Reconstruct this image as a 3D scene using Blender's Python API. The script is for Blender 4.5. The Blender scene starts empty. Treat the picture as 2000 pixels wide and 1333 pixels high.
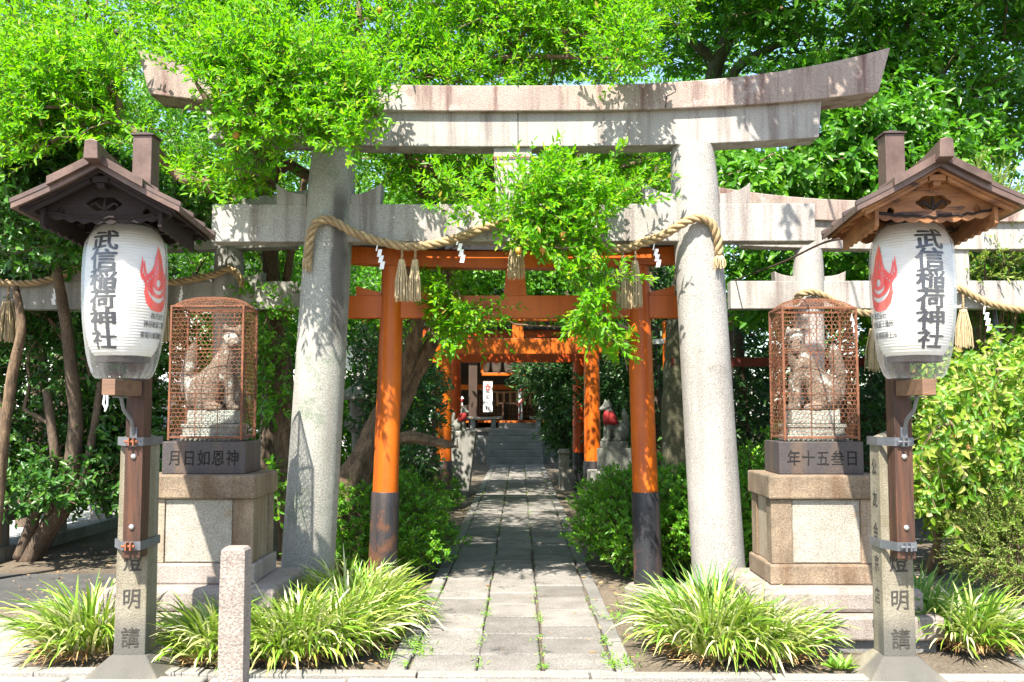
import bpy, bmesh, math, random
import numpy as np
from mathutils import Vector, Matrix, noise, Quaternion
rad = math.radians
SC = bpy.context.scene
COL = SC.collection

# ------------------------------------------------------------------ camera, sky, sun, exposure
F = 1850.0
PITCH = math.atan(133.5 / F); YAW = 14 / F
cam_d = bpy.data.cameras.new('camera'); cam = bpy.data.objects.new('camera', cam_d); COL.objects.link(cam)
cam.location = (0, 0, 1.5); cam.rotation_euler = (math.pi / 2 + PITCH, 0, YAW)
cam_d.sensor_width = 36; cam_d.lens = F / 2000 * 36; cam_d.clip_end = 400; cam_d.clip_start = 0.05
SC.camera = cam
SUN_DIR = Vector((.38, 1.0, -1.40)).normalized()
w = bpy.data.worlds.new('World'); SC.world = w; w.use_nodes = True
nt = w.node_tree
sky = nt.nodes.new('ShaderNodeTexSky'); sky.sky_type = 'NISHITA'; sky.sun_disc = False
sky.sun_elevation = math.asin(-SUN_DIR.z); sky.sun_rotation = math.atan2(-SUN_DIR.x, -SUN_DIR.y)
bg = nt.nodes['Background']; bg.inputs[1].default_value = 0.12
nt.links.new(sky.outputs[0], bg.inputs[0])
sun_d = bpy.data.lights.new('sun', 'SUN'); sun_d.energy = 5.0; sun_d.angle = rad(.5); sun_d.color = (1, .95, .86)
sun = bpy.data.objects.new('sun', sun_d); COL.objects.link(sun); sun.rotation_euler = SUN_DIR.to_track_quat('-Z', 'Y').to_euler()
SC.view_settings.view_transform = 'Standard'; SC.view_settings.look = 'None'
SC.view_settings.exposure = 1.72; SC.view_settings.gamma = 1
SC.render.engine = 'CYCLES'
SC.cycles.max_bounces = 8; SC.cycles.transparent_max_bounces = 12; SC.cycles.use_denoising = True

def at(px, py, Y):
    v = Vector(((px - 1000) / F, (666.5 - py) / F, -1))
    v.rotate(cam.rotation_euler)
    return Vector((0, 0, 1.5)) + v * (Y / v.y)
def ground(px, py):
    d = at(px, py, 1.0) - Vector((0, 0, 1.5)); t = -1.5 / d.z
    return Vector((d.x * t, t, 0))

# ------------------------------------------------------------------ materials
def mat(name, c1, c2=None, rough=.75, scale=3, detail=6, speck=0, sscale=120, streak=0, scol=(.05, .045, .04),
        bump=0, bscale=60, metal=0, island=0, spec=.4, patch=None, pscale=4, pth=.6, stretch=(1, 1, 1)):
    m = bpy.data.materials.new(name); m.use_nodes = True
    N = m.node_tree.nodes; L = m.node_tree.links; p = N['Principled BSDF']
    p.inputs['Roughness'].default_value = rough; p.inputs['Metallic'].default_value = metal
    p.inputs['Specular IOR Level'].default_value = spec
    tc = N.new('ShaderNodeTexCoord'); mp = N.new('ShaderNodeMapping'); L.new(tc.outputs['Object'], mp.inputs[0])
    mp.inputs['Scale'].default_value = stretch
    def nz(sc, det=5, vec=None, ro=.6):
        n = N.new('ShaderNodeTexNoise'); n.inputs['Scale'].default_value = sc; n.inputs['Detail'].default_value = det
        n.inputs['Roughness'].default_value = ro
        L.new(vec or mp.outputs[0], n.inputs[0]); return n.outputs[0]
    def rng(s, a, b, c=0, d=1):
        r = N.new('ShaderNodeMapRange'); r.inputs[1].default_value = a; r.inputs[2].default_value = b
        r.inputs[3].default_value = c; r.inputs[4].default_value = d; L.new(s, r.inputs[0]); return r.outputs[0]
    def mix(fac, a, b, mode='MIX'):
        x = N.new('ShaderNodeMix'); x.data_type = 'RGBA'; x.blend_type = mode
        for k, v in ((0, fac), (6, a), (7, b)):
            if isinstance(v, (int, float)): x.inputs[k].default_value = v
            elif isinstance(v, tuple): x.inputs[k].default_value = (*v, 1)
            else: L.new(v, x.inputs[k])
        return x.outputs[2]
    col = mix(rng(nz(scale, detail), .3, .7), c1, c2 or c1)
    if island:
        g = N.new('ShaderNodeNewGeometry')
        col = mix(1.0, col, mix(g.outputs['Random Per Island'], (1 - island,) * 3, (1 + island,) * 3), 'MULTIPLY')
    if streak:
        m2 = N.new('ShaderNodeMapping'); L.new(tc.outputs['Object'], m2.inputs[0]); m2.inputs['Scale'].default_value = (7, 7, .5)
        col = mix(rng(nz(1.3, 5, m2.outputs[0]), .47, .66, 0, streak), col, scol)
    if patch:
        col = mix(rng(nz(pscale, 8, None, .7), pth, pth + .06), col, patch)
    if speck:
        col = mix(1.0, col, mix(rng(nz(sscale, 2), .35, .65), (1 - speck,) * 3, (1 + speck * .6,) * 3), 'MULTIPLY')
    L.new(col, p.inputs['Base Color'])
    if bump:
        b = N.new('ShaderNodeBump'); b.inputs['Strength'].default_value = bump; b.inputs['Distance'].default_value = .01
        L.new(nz(bscale, 6), b.inputs['Height']); L.new(b.outputs[0], p.inputs['Normal'])
    return m

def leaf_mat(name, cols, rough=.4, trans=.35, tcol=(.3, .5, .03), spec=.5):
    m = bpy.data.materials.new(name); m.use_nodes = True
    N = m.node_tree.nodes; L = m.node_tree.links; p = N['Principled BSDF']
    p.inputs['Roughness'].default_value = rough; p.inputs['Specular IOR Level'].default_value = spec
    g = N.new('ShaderNodeNewGeometry'); r = N.new('ShaderNodeValToRGB'); L.new(g.outputs['Random Per Island'], r.inputs[0])
    e = r.color_ramp.elements
    while len(e) < len(cols): e.new(.5)
    for k, (pos, c) in enumerate(cols): e[k].position = pos; e[k].color = (*c, 1)
    L.new(r.outputs[0], p.inputs['Base Color'])
    if trans:
        t = N.new('ShaderNodeBsdfTranslucent'); x = N.new('ShaderNodeMixShader'); x.inputs[0].default_value = trans
        mm = N.new('ShaderNodeMix'); mm.data_type = 'RGBA'; mm.inputs[0].default_value = .65
        L.new(r.outputs[0], mm.inputs[6]); mm.inputs[7].default_value = (*tcol, 1); L.new(mm.outputs[2], t.inputs[0])
        L.new(p.outputs[0], x.inputs[1]); L.new(t.outputs[0], x.inputs[2]); L.new(x.outputs[0], N['Material Output'].inputs[0])
    return m

M = {}
M['granite'] = mat('granite', (.37, .345, .31), (.275, .255, .23), .8, 2.2, 8, .30, 130, .8, (.15, .115, .10), .6, 120, patch=(.27, .245, .215), pscale=2.2, pth=.60)
M['granite_pink'] = mat('granite_pink', (.365, .29, .245), (.25, .195, .165), .8, 2.2, 8, .28, 130, 1.0, (.15, .085, .07), .6, 120, patch=(.36, .325, .295), pscale=1.6, pth=.56)
M['granite_pillar'] = mat('granite_pillar', (.37, .345, .315), (.29, .27, .245), .8, 1.6, 8, .38, 120, .28, (.17, .14, .12), .7, 110, patch=(.24, .22, .195), pscale=1.5, pth=.60)
M['granite_stained'] = mat('granite_stained', (.36, .345, .30), (.27, .265, .23), .8, 1.6, 8, .38, 120, .3, (.16, .13, .11), .7, 110, patch=(.19, .215, .16), pscale=1.3, pth=.56)
def add_stain(m, x0, hw, z0, z1, col):
    N = m.node_tree.nodes; L = m.node_tree.links; p = N['Principled BSDF']; src = p.inputs['Base Color'].links[0].from_socket
    tc = N.new('ShaderNodeTexCoord'); sp = N.new('ShaderNodeSeparateXYZ'); L.new(tc.outputs['Object'], sp.inputs[0])
    def mth(op, a, b):
        n = N.new('ShaderNodeMath'); n.operation = op
        for k, v in enumerate((a, b)):
            if isinstance(v, (int, float)): n.inputs[k].default_value = v
            else: L.new(v, n.inputs[k])
        return n.outputs[0]
    def rg(v, a, b):
        r = N.new('ShaderNodeMapRange'); r.interpolation_type = 'SMOOTHSTEP'; r.inputs[1].default_value = a; r.inputs[2].default_value = b; L.new(v, r.inputs[0]); return r.outputs[0]
    nz = N.new('ShaderNodeTexNoise'); nz.inputs['Scale'].default_value = 9; nz.inputs['Detail'].default_value = 6
    mp = N.new('ShaderNodeMapping'); mp.inputs['Scale'].default_value = (1, 1, .35); L.new(tc.outputs['Object'], mp.inputs[0]); L.new(mp.outputs[0], nz.inputs[0])
    dx = mth('ABSOLUTE', mth('SUBTRACT', sp.outputs['X'], x0), 0.0)
    dx = mth('ADD', dx, mth('MULTIPLY', mth('SUBTRACT', nz.outputs[0], .5), .12))
    k = mth('MULTIPLY', mth('MULTIPLY', rg(dx, hw, hw * .4), rg(sp.outputs['Z'], z0, z0 + .3)), mth('MULTIPLY', rg(sp.outputs['Z'], z1, z1 - .25), rg(sp.outputs['Y'], 0.0, -.06)))
    x = N.new('ShaderNodeMix'); x.data_type = 'RGBA'; L.new(mth('MULTIPLY', k, .85), x.inputs[0]); L.new(src, x.inputs[6]); x.inputs[7].default_value = (*col, 1); L.new(x.outputs[2], p.inputs['Base Color'])
add_stain(M['granite_stained'], -1.375, .075, 1.9, 3.35, (.075, .06, .055))
M['granite_old'] = mat('granite_old', (.34, .325, .29), (.22, .21, .185), .85, 2.5, 8, .3, 130, .5, (.07, .07, .055), .5, 120)
M['ped_stone'] = mat('ped_stone', (.35, .295, .225), (.235, .185, .13), .85, 3, 8, .3, 130, .5, (.16, .08, .03), .6, 120)
M['ped_brown'] = mat('ped_brown', (.29, .215, .145), (.11, .082, .055), .85, 3.5, 8, .35, 120, .6, (.10, .05, .02), .6, 120)
M['ped_panel'] = mat('ped_panel', (.34, .31, .26), (.23, .205, .165), .85, 6, 8, .35, 120, 0, bump=.6, bscale=110, patch=(.24, .18, .12), pscale=3, pth=.565)
M['ped_step'] = mat('ped_step', (.33, .285, .25), (.22, .185, .16), .85, 3, 8, .3, 130, .4, (.15, .10, .075), .6, 120)
M['basalt'] = mat('basalt', (.034, .031, .033), (.062, .05, .046), .6, 3, 6, .3, 160, .4, (.15, .09, .05), .35, 150)
M['carved'] = mat('carved', (.010, .009, .008), None, .9)
M['carved_grey'] = mat('carved_grey', (.04, .036, .03), None, .9)
M['post_stone'] = mat('post_stone', (.27, .24, .18), (.15, .13, .09), .85, 4, 8, .3, 140, .5, (.10, .085, .04), .6, 130, patch=(.17, .16, .08), pscale=4.0, pth=.60)
M['bollard'] = mat('bollard', (.33, .28, .24), (.22, .18, .155), .9, 6, 8, .32, 90, 0, bump=1.0, bscale=90, patch=(.20, .155, .12), pscale=7, pth=.62)
M['path'] = mat('path', (.235, .215, .19), (.145, .132, .115), .85, 4.5, 8, .4, 100, 0, bump=.8, bscale=90, island=.26, patch=(.075, .07, .06), pscale=2.6, pth=.60)
M['pave'] = mat('pave', (.30, .28, .245), (.215, .20, .175), .85, 4, 8, .3, 110, 0, bump=.6, bscale=100, island=.16)
M['curb'] = mat('curb', (.24, .225, .20), (.155, .145, .13), .85, 3, 8, .3, 110, 0, bump=.6, bscale=100, island=.18)
M['steps'] = mat('steps', (.21, .205, .20), (.12, .118, .115), .8, 2, 8, .3, 90, 0, bump=.4, bscale=80)
M['dirt'] = mat('dirt', (.17, .135, .095), (.085, .065, .045), .95, 1.6, 10, .4, 60, 0, bump=1.0, bscale=40, patch=(.09, .10, .04), pscale=1.3, pth=.62)
M['concrete'] = mat('concrete', (.36, .35, .33), (.30, .29, .27), .9, 1.2, 8, .15, 50)
M['orange'] = mat('orange', (.52, .118, .003), (.43, .082, .003), .45, 2.4, 8, .06, 60, .5, (.22, .03, .006), .12, 50, patch=(.42, .11, .015), pscale=5, pth=.66)
M['orange_red'] = mat('orange_red', (.50, .066, .005), (.40, .048, .005), .42, 2, 6, .05, 60, .3, (.35, .04, .008), .06, 60)
M['blackpaint'] = mat('blackpaint', (.012, .012, .014), (.03, .03, .032), .42, 3, 6, .2, 90, .3, (.14, .10, .075), .2, 60)
M['blackworn'] = mat('blackworn', (.012, .013, .016), (.03, .03, .034), .42, 2, 8, .2, 90, .45, (.10, .065, .05), .3, 60, patch=(.11, .05, .028), pscale=2.2, pth=.54)
M['copper'] = mat('copper', (.18, .115, .09), (.075, .047, .037), .42, 5, 8, .1, 60, .4, (.07, .05, .045), .1, 40, metal=.35, island=.12)
M['copper_dark'] = mat('copper_dark', (.13, .085, .068), (.06, .042, .036), .4, 4, 6, .1, 60, .4, (.05, .045, .05), .1, 40, metal=.35, island=.12)
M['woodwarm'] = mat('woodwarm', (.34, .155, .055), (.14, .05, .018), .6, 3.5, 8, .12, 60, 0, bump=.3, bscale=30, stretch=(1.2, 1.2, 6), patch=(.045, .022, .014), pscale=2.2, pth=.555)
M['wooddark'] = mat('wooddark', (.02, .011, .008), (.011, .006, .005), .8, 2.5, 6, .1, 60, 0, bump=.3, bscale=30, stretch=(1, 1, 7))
M['woodpost'] = mat('woodpost', (.10, .04, .019), (.026, .015, .011), .6, 3.2, 8, .2, 60, 0, bump=.5, bscale=20, stretch=(11, 11, .8), patch=(.17, .145, .13), pscale=1.1, pth=.64)
M['woodblock'] = mat('woodblock', (.20, .11, .06), (.11, .06, .04), .65, 3, 6, .1, 60, bump=.3, bscale=30, stretch=(1, 5, 8))
M['shrinewood'] = mat('shrinewood', (.065, .036, .024), (.04, .024, .017), .6, 3, 6, .1, 60)
M['tile'] = mat('tile', (.07, .072, .08), (.045, .046, .05), .5, 3, 6, .1, 60)
M['steel'] = mat('steel', (.17, .18, .195), (.12, .125, .135), .45, 8, 6, .1, 60, metal=.5)
M['bolt'] = mat('bolt', (.55, .54, .52), None, .3, metal=.8)
M['rust'] = mat('rust', (.22, .082, .036), (.10, .042, .024), .85, 14, 6, .2, 90)
M['rustbolt'] = mat('rustbolt', (.20, .07, .03), None, .8)
M['foxstone'] = mat('foxstone', (.21, .16, .115), (.10, .078, .058), .9, 5, 8, .4, 120, 0, bump=.9, bscale=60, patch=(.40, .41, .36), pscale=8, pth=.55)
M['foxstone_grey'] = mat('foxstone_grey', (.20, .20, .17), (.13, .13, .11), .9, 5, 8, .3, 100, 0, bump=.6, bscale=60)
M['foxwhite'] = mat('foxwhite', (.75, .73, .70), None, .6)
M['lichen'] = mat('lichen', (.36, .385, .33), (.16, .145, .115), .9, 8, 8, .3, 120, 0, bump=.7, bscale=70)
M['redcloth'] = mat('redcloth', (.34, .022, .02), (.24, .015, .016), .8, 8)
M['straw'] = mat('straw', (.40, .285, .15), (.26, .175, .09), .85, 20, 6, .2, 150, island=.25, bump=.4, bscale=200)
M['strawtassel'] = mat('strawtassel', (.48, .375, .22), (.36, .265, .145), .85, 20, 4, island=.3)
M['paper'] = mat('paper', (.75, .75, .75), None, .7)
M['ink'] = mat('ink', (.018, .02, .028), None, .6)
M['emblem'] = mat('emblem', (.80, .035, .02), None, .6)
M['red'] = mat('red', (.62, .03, .025), None, .6)
M['fadedred'] = mat('fadedred', (.20, .035, .022), (.11, .025, .02), .8, 5)
M['gold'] = mat('gold', (.12, .075, .035), None, .5)
M['whitewall'] = mat('whitewall', (.80, .79, .77), (.74, .73, .71), .8, 1)
M['glass'] = mat('glass', (.03, .035, .04), None, .08, spec=.8)
M['carblack'] = mat('carblack', (.012, .012, .014), None, .18, spec=.7)
M['carwhite'] = mat('carwhite', (.75, .75, .76), None, .2, spec=.6)
M['tyre'] = mat('tyre', (.015, .015, .015), None, .8)
M['alloy'] = mat('alloy', (.6, .6, .62), None, .3, metal=.7)
M['lamp'] = mat('lamp', (.7, .72, .75), None, .1, spec=.8)
M['bark'] = mat('bark', (.15, .105, .07), (.07, .05, .036), .95, 8, 8, .3, 60, 0, bump=1, bscale=35, stretch=(1, 1, .4))
M['bark_brown'] = mat('bark_brown', (.22, .145, .085), (.06, .038, .024), .95, 14, 8, .35, 60, 0, bump=1, bscale=45, stretch=(1.3, 1.3, .35))
M['bark_moss'] = mat('bark_moss', (.13, .125, .07), (.07, .06, .042), .95, 6, 8, .3, 60, 0, bump=1, bscale=30, patch=(.22, .22, .16), pscale=3, pth=.58)
M['twig'] = mat('twig', (.19, .13, .08), (.12, .08, .05), .9, 10)
M['pome'] = mat('pome', (.45, .25, .04), (.42, .12, .03), .4, 4)
M['pome_dark'] = mat('pome_dark', (.05, .035, .035), None, .6)
M['cable'] = mat('cable', (.06, .035, .025), None, .7)
M['plasticwhite'] = mat('plasticwhite', (.7, .7, .7), None, .4)
add_stain(M['post_stone'], 0, .3, -.3, .42, (.075, .072, .065))
M['deadleaf'] = leaf_mat('deadleaf', [(0, (.20, .09, .03)), (.5, (.34, .19, .07)), (1, (.45, .31, .14))], .8, 0)
M['l_pome'] = leaf_mat('l_pome', [(0, (.05, .19, .004)), (.5, (.10, .31, .004)), (.82, (.19, .40, .006)), (.975, (.33, .46, .012)), (1, (.34, .20, .03))], .42, .5, (.26, .68, .002), .3)
M['l_camellia'] = leaf_mat('l_camellia', [(0, (.018, .07, .010)), (.6, (.035, .12, .014)), (1, (.09, .20, .022))], .40, .22, (.12, .38, .012), .4)
M['l_glossy'] = leaf_mat('l_glossy', [(0, (.03, .12, .006)), (.6, (.062, .20, .008)), (1, (.12, .29, .012))], .38, .34, (.15, .48, .008), .4)
M['l_back'] = leaf_mat('l_back', [(0, (.035, .13, .006)), (.6, (.075, .24, .008)), (1, (.15, .33, .010))], .4, .4, (.22, .58, .012))
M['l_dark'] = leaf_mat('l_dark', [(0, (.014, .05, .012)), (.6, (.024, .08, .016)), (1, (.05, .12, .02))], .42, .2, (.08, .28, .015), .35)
M['l_azalea'] = leaf_mat('l_azalea', [(0, (.045, .17, .010)), (.6, (.10, .28, .010)), (1, (.20, .40, .014))], .4, .3, (.22, .52, .02))
M['l_yellow'] = leaf_mat('l_yellow', [(0, (.045, .15, .008)), (.4, (.11, .25, .010)), (.65, (.22, .33, .02)), (.93, (.40, .40, .10)), (.97, (.44, .40, .14)), (1, (.40, .17, .06))], .45, .45, (.34, .62, .012))
M['l_fine'] = leaf_mat('l_fine', [(0, (.11, .22, .03)), (.6, (.2, .32, .05)), (1, (.32, .38, .09))], .45, .4, (.4, .55, .05))
M['l_grass'] = leaf_mat('l_grass', [(0, (.09, .22, .015)), (.4, (.18, .32, .025)), (.62, (.32, .42, .06)), (.8, (.52, .53, .24)), (1, (.62, .59, .38))], .4, .25, (.5, .6, .08))
M['l_grass_green'] = leaf_mat('l_grass_green', [(0, (.05, .16, .03)), (.6, (.11, .24, .03)), (.85, (.24, .36, .06)), (1, (.55, .52, .22))], .4, .25, (.3, .5, .06))
M['l_weed'] = leaf_mat('l_weed', [(0, (.10, .26, .02)), (1, (.22, .40, .03))], .5, .3)
# shading of thin paper and clear plastic
def paper_lantern_mat():
    m = bpy.data.materials.new('lantern_paper'); m.use_nodes = True
    N = m.node_tree.nodes; L = m.node_tree.links; p = N['Principled BSDF']
    p.inputs['Roughness'].default_value = .75
    tc = N.new('ShaderNodeTexCoord'); nz = N.new('ShaderNodeTexNoise'); nz.inputs['Scale'].default_value = 4; nz.inputs['Detail'].default_value = 6; L.new(tc.outputs['Object'], nz.inputs[0])
    cr = N.new('ShaderNodeValToRGB'); cr.color_ramp.elements[0].position = .35; cr.color_ramp.elements[0].color = (.74, .70, .62, 1); cr.color_ramp.elements[1].position = .6; cr.color_ramp.elements[1].color = (.84, .83, .81, 1)
    L.new(nz.outputs[0], cr.inputs[0]); L.new(cr.outputs[0], p.inputs['Base Color'])
    t = N.new('ShaderNodeBsdfTranslucent'); t.inputs[0].default_value = (.8, .76, .66, 1)
    x = N.new('ShaderNodeMixShader'); x.inputs[0].default_value = .3
    L.new(p.outputs[0], x.inputs[1]); L.new(t.outputs[0], x.inputs[2]); L.new(x.outputs[0], N['Material Output'].inputs[0])
    return m
M['lantern_paper'] = paper_lantern_mat()
def plastic_mat():
    m = bpy.data.materials.new('clear_plastic'); m.use_nodes = True
    N = m.node_tree.nodes; L = m.node_tree.links; N.remove(N['Principled BSDF'])
    tr = N.new('ShaderNodeBsdfTransparent'); gl = N.new('ShaderNodeBsdfGlossy'); gl.inputs['Roughness'].default_value = .16
    df = N.new('ShaderNodeBsdfTranslucent'); df.inputs[0].default_value = (.85, .86, .86, 1)
    d2 = N.new('ShaderNodeBsdfDiffuse'); d2.inputs[0].default_value = (.85, .86, .86, 1)
    lw = N.new('ShaderNodeLayerWeight'); lw.inputs[0].default_value = .35
    a0 = N.new('ShaderNodeMixShader'); a0.inputs[0].default_value = .5; L.new(df.outputs[0], a0.inputs[1]); L.new(d2.outputs[0], a0.inputs[2])
    a = N.new('ShaderNodeMixShader'); a.inputs[0].default_value = .45; L.new(a0.outputs[0], a.inputs[1]); L.new(gl.outputs[0], a.inputs[2])
    b = N.new('ShaderNodeMixShader')
    mr = N.new('ShaderNodeMapRange'); mr.inputs[3].default_value = .05; mr.inputs[4].default_value = .6
    L.new(lw.outputs['Facing'], mr.inputs[0]); L.new(mr.outputs[0], b.inputs[0])
    L.new(tr.outputs[0], b.inputs[1]); L.new(a.outputs[0], b.inputs[2]); L.new(b.outputs[0], N['Material Output'].inputs[0])
    return m
M['plastic'] = plastic_mat()

# ------------------------------------------------------------------ object helpers
ROOT = {}
def tag(o, label=None, cat=None, group=None, kind=None):
    if label: o['label'] = label
    if cat: o['category'] = cat
    if group: o['group'] = group
    if kind: o['kind'] = kind
    return o
def thing(name, label, cat, loc, rz=0, group=None):
    o = bpy.data.objects.new(name, None); COL.objects.link(o); o.empty_display_size = .1
    o.location = loc; o.rotation_euler = (0, 0, rz)
    ROOT[o.name] = Matrix.Translation(Vector(loc)) @ Matrix.Rotation(rz, 4, 'Z')
    return tag(o, label, cat, group)
def link_mesh(name, me, material, parent=None, base=None, local=False, smooth=False, bevel=0):
    """one mesh object; world-space vertices are moved into the frame of the thing they belong to"""
    o = bpy.data.objects.new(name, me); COL.objects.link(o)
    if material: me.materials.append(material)
    if parent is not None:
        mtx = ROOT[parent.name]; ROOT[o.name] = mtx; o.parent = parent
        if not local: me.transform(mtx.inverted())
    elif base is not None:
        mtx = Matrix.Translation(Vector(base)); ROOT[o.name] = mtx
        if not local: me.transform(mtx.inverted())
        o.location = base
    if smooth: me.polygons.foreach_set('use_smooth', [True] * len(me.polygons))
    if bevel:
        b = o.modifiers.new('bevel', 'BEVEL'); b.width = bevel; b.segments = 2; b.limit_method = 'ANGLE'; b.angle_limit = rad(40)
    return o

class MB:
    def __init__(s): s.v = []; s.f = []
    def add(s, v, f, mtx=None):
        n = len(s.v)
        s.v += [tuple((mtx @ Vector(p)) if mtx else p) for p in v]
        s.f += [tuple(i + n for i in q) for q in f]; return s
    def box(s, x0, x1, y0, y1, z0, z1, mtx=None):
        v = [(x, y, z) for z in (z0, z1) for y in (y0, y1) for x in (x0, x1)]
        return s.add(v, [(0, 2, 3, 1), (4, 5, 7, 6), (0, 1, 5, 4), (2, 6, 7, 3), (0, 4, 6, 2), (1, 3, 7, 5)], mtx)
    def frustum(s, b, z0, t, z1):
        (x0, x1, y0, y1), (a0, a1, c0, c1) = b, t
        v = [(x0, y0, z0), (x1, y0, z0), (x0, y1, z0), (x1, y1, z0), (a0, c0, z1), (a1, c0, z1), (a0, c1, z1), (a1, c1, z1)]
        return s.add(v, [(0, 2, 3, 1), (4, 5, 7, 6), (0, 1, 5, 4), (2, 6, 7, 3), (0, 4, 6, 2), (1, 3, 7, 5)])
    def prism(s, poly, y0, y1, mtx=None):
        """polygon in the XZ plane pushed from y0 to y1"""
        n = len(poly)
        v = [(x, y0, z) for x, z in poly] + [(x, y1, z) for x, z in poly]
        return s.add(v, [tuple(range(n)), tuple(range(2 * n - 1, n - 1, -1))] + [((i + 1) % n, i, i + n, (i + 1) % n + n) for i in range(n)], mtx)
    def ring(s, c, u, w_, r, n): return [tuple(c + u * (math.cos(2 * math.pi * k / n) * r) + w_ * (math.sin(2 * math.pi * k / n) * r)) for k in range(n)]
    def tube(s, pts, radii, n=8, cap=True):
        pts = [Vector(p) for p in pts]; m = len(pts)
        if isinstance(radii, (int, float)): radii = [radii] * m
        t = (pts[1] - pts[0]).normalized(); u = t.orthogonal().normalized(); v = []; base = []
        for i in range(m):
            d = pts[min(i + 1, m - 1)] - pts[max(i - 1, 0)]
            t2 = d.normalized() if d.length > 1e-9 else t
            u = (u - t2 * u.dot(t2)); u = u.normalized() if u.length > 1e-6 else t2.orthogonal().normalized()
            t = t2; v += s.ring(pts[i], u, t.cross(u), radii[i], n)
        f = [(i * n + k, i * n + (k + 1) % n, (i + 1) * n + (k + 1) % n, (i + 1) * n + k) for i in range(m - 1) for k in range(n)]
        if cap: f += [tuple(range(n - 1, -1, -1)), tuple(range((m - 1) * n, m * n))]
        return s.add(v, f)
    def lathe(s, prof, n=32, c=(0, 0, 0), cap=True, wob=None):
        v = []; m = len(prof)
        for i, (r, z) in enumerate(prof):
            for k in range(n):
                a = 2 * math.pi * k / n; rr = r + (wob(a, i / (m - 1)) if wob else 0)
                v.append((c[0] + rr * math.cos(a), c[1] + rr * math.sin(a), c[2] + z))
        f = [(i * n + k, i * n + (k + 1) % n, (i + 1) * n + (k + 1) % n, (i + 1) * n + k) for i in range(m - 1) for k in range(n)]
        if cap: f += [tuple(range(n - 1, -1, -1)), tuple(range((m - 1) * n, m * n))]
        return s.add(v, f)
    def ball(s, c, r, n=12, sc=(1, 1, 1)):
        v = []; f = []; m = n // 2
        for i in range(m + 1):
            th = math.pi * i / m
            for k in range(n):
                a = 2 * math.pi * k / n
                v.append((c[0] + r * sc[0] * math.sin(th) * math.cos(a), c[1] + r * sc[1] * math.sin(th) * math.sin(a), c[2] - r * sc[2] * math.cos(th)))
        for i in range(m):
            for k in range(n): f.append((i * n + k, i * n + (k + 1) % n, (i + 1) * n + (k + 1) % n, (i + 1) * n + k))
        return s.add(v, f)
    def mesh(s, name):
        me = bpy.data.meshes.new(name); me.from_pydata(s.v, [], s.f); me.update(); return me
    def build(s, name, material, parent=None, base=None, local=False, smooth=False, bevel=0):
        me = s.mesh(name)
        if smooth == 'auto':
            me.set_sharp_from_angle(angle=rad(40)); smooth = True
        return link_mesh(name, me, material, parent, base, local, smooth, bevel)

def np_mesh(name, V, Q):
    me = bpy.data.meshes.new(name); n = len(V); q = len(Q)
    me.vertices.add(n); me.vertices.foreach_set('co', np.asarray(V, dtype=np.float32).ravel())
    me.loops.add(q * 4); me.loops.foreach_set('vertex_index', np.asarray(Q, dtype=np.int32).ravel())
    me.polygons.add(q); me.polygons.foreach_set('loop_start', np.arange(0, q * 4, 4, dtype=np.int32))
    me.update(calc_edges=True); return me

def glyphs(text, offset=.0, extrude=0.0):
    c = bpy.data.curves.new('glyph', 'FONT'); c.body = text; c.offset = offset; c.extrude = extrude; c.resolution_u = 3
    o = bpy.data.objects.new('glyph', c); COL.objects.link(o)
    me = bpy.data.meshes.new_from_object(o.evaluated_get(bpy.context.evaluated_depsgraph_get()))
    bpy.data.objects.remove(o); bpy.data.curves.remove(c); return me
def shape2d(splines, extrude=0.0):
    """filled flat outline, inner splines become holes"""
    c = bpy.data.curves.new('outline', 'CURVE'); c.dimensions = '2D'; c.fill_mode = 'BOTH'; c.extrude = extrude
    for s in splines:
        sp = c.splines.new('POLY'); sp.points.add(len(s) - 1); sp.use_cyclic_u = True
        for p, q in zip(sp.points, s): p.co = (q[0], q[1], 0, 1)
    o = bpy.data.objects.new('outline', c); COL.objects.link(o)
    me = bpy.data.meshes.new_from_object(o.evaluated_get(bpy.context.evaluated_depsgraph_get()))
    bpy.data.objects.remove(o); bpy.data.curves.remove(c); return me
def subdiv_x(me, step):
    bm = bmesh.new(); bm.from_mesh(me)
    xs = [v.co.x for v in bm.verts]; x = math.floor(min(xs) / step) * step + step
    while x < max(xs):
        bmesh.ops.bisect_plane(bm, geom=bm.verts[:] + bm.edges[:] + bm.faces[:], plane_co=(x, 0, 0), plane_no=(1, 0, 0), dist=1e-6); x += step
    bmesh.ops.triangulate(bm, faces=bm.faces[:]); bm.to_mesh(me); bm.free(); return me
def join_meshes(meshes):
    bm = bmesh.new()
    for m in meshes: bm.from_mesh(m); bpy.data.meshes.remove(m)
    me = bpy.data.meshes.new('joined'); bm.to_mesh(me); bm.free(); return me
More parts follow.
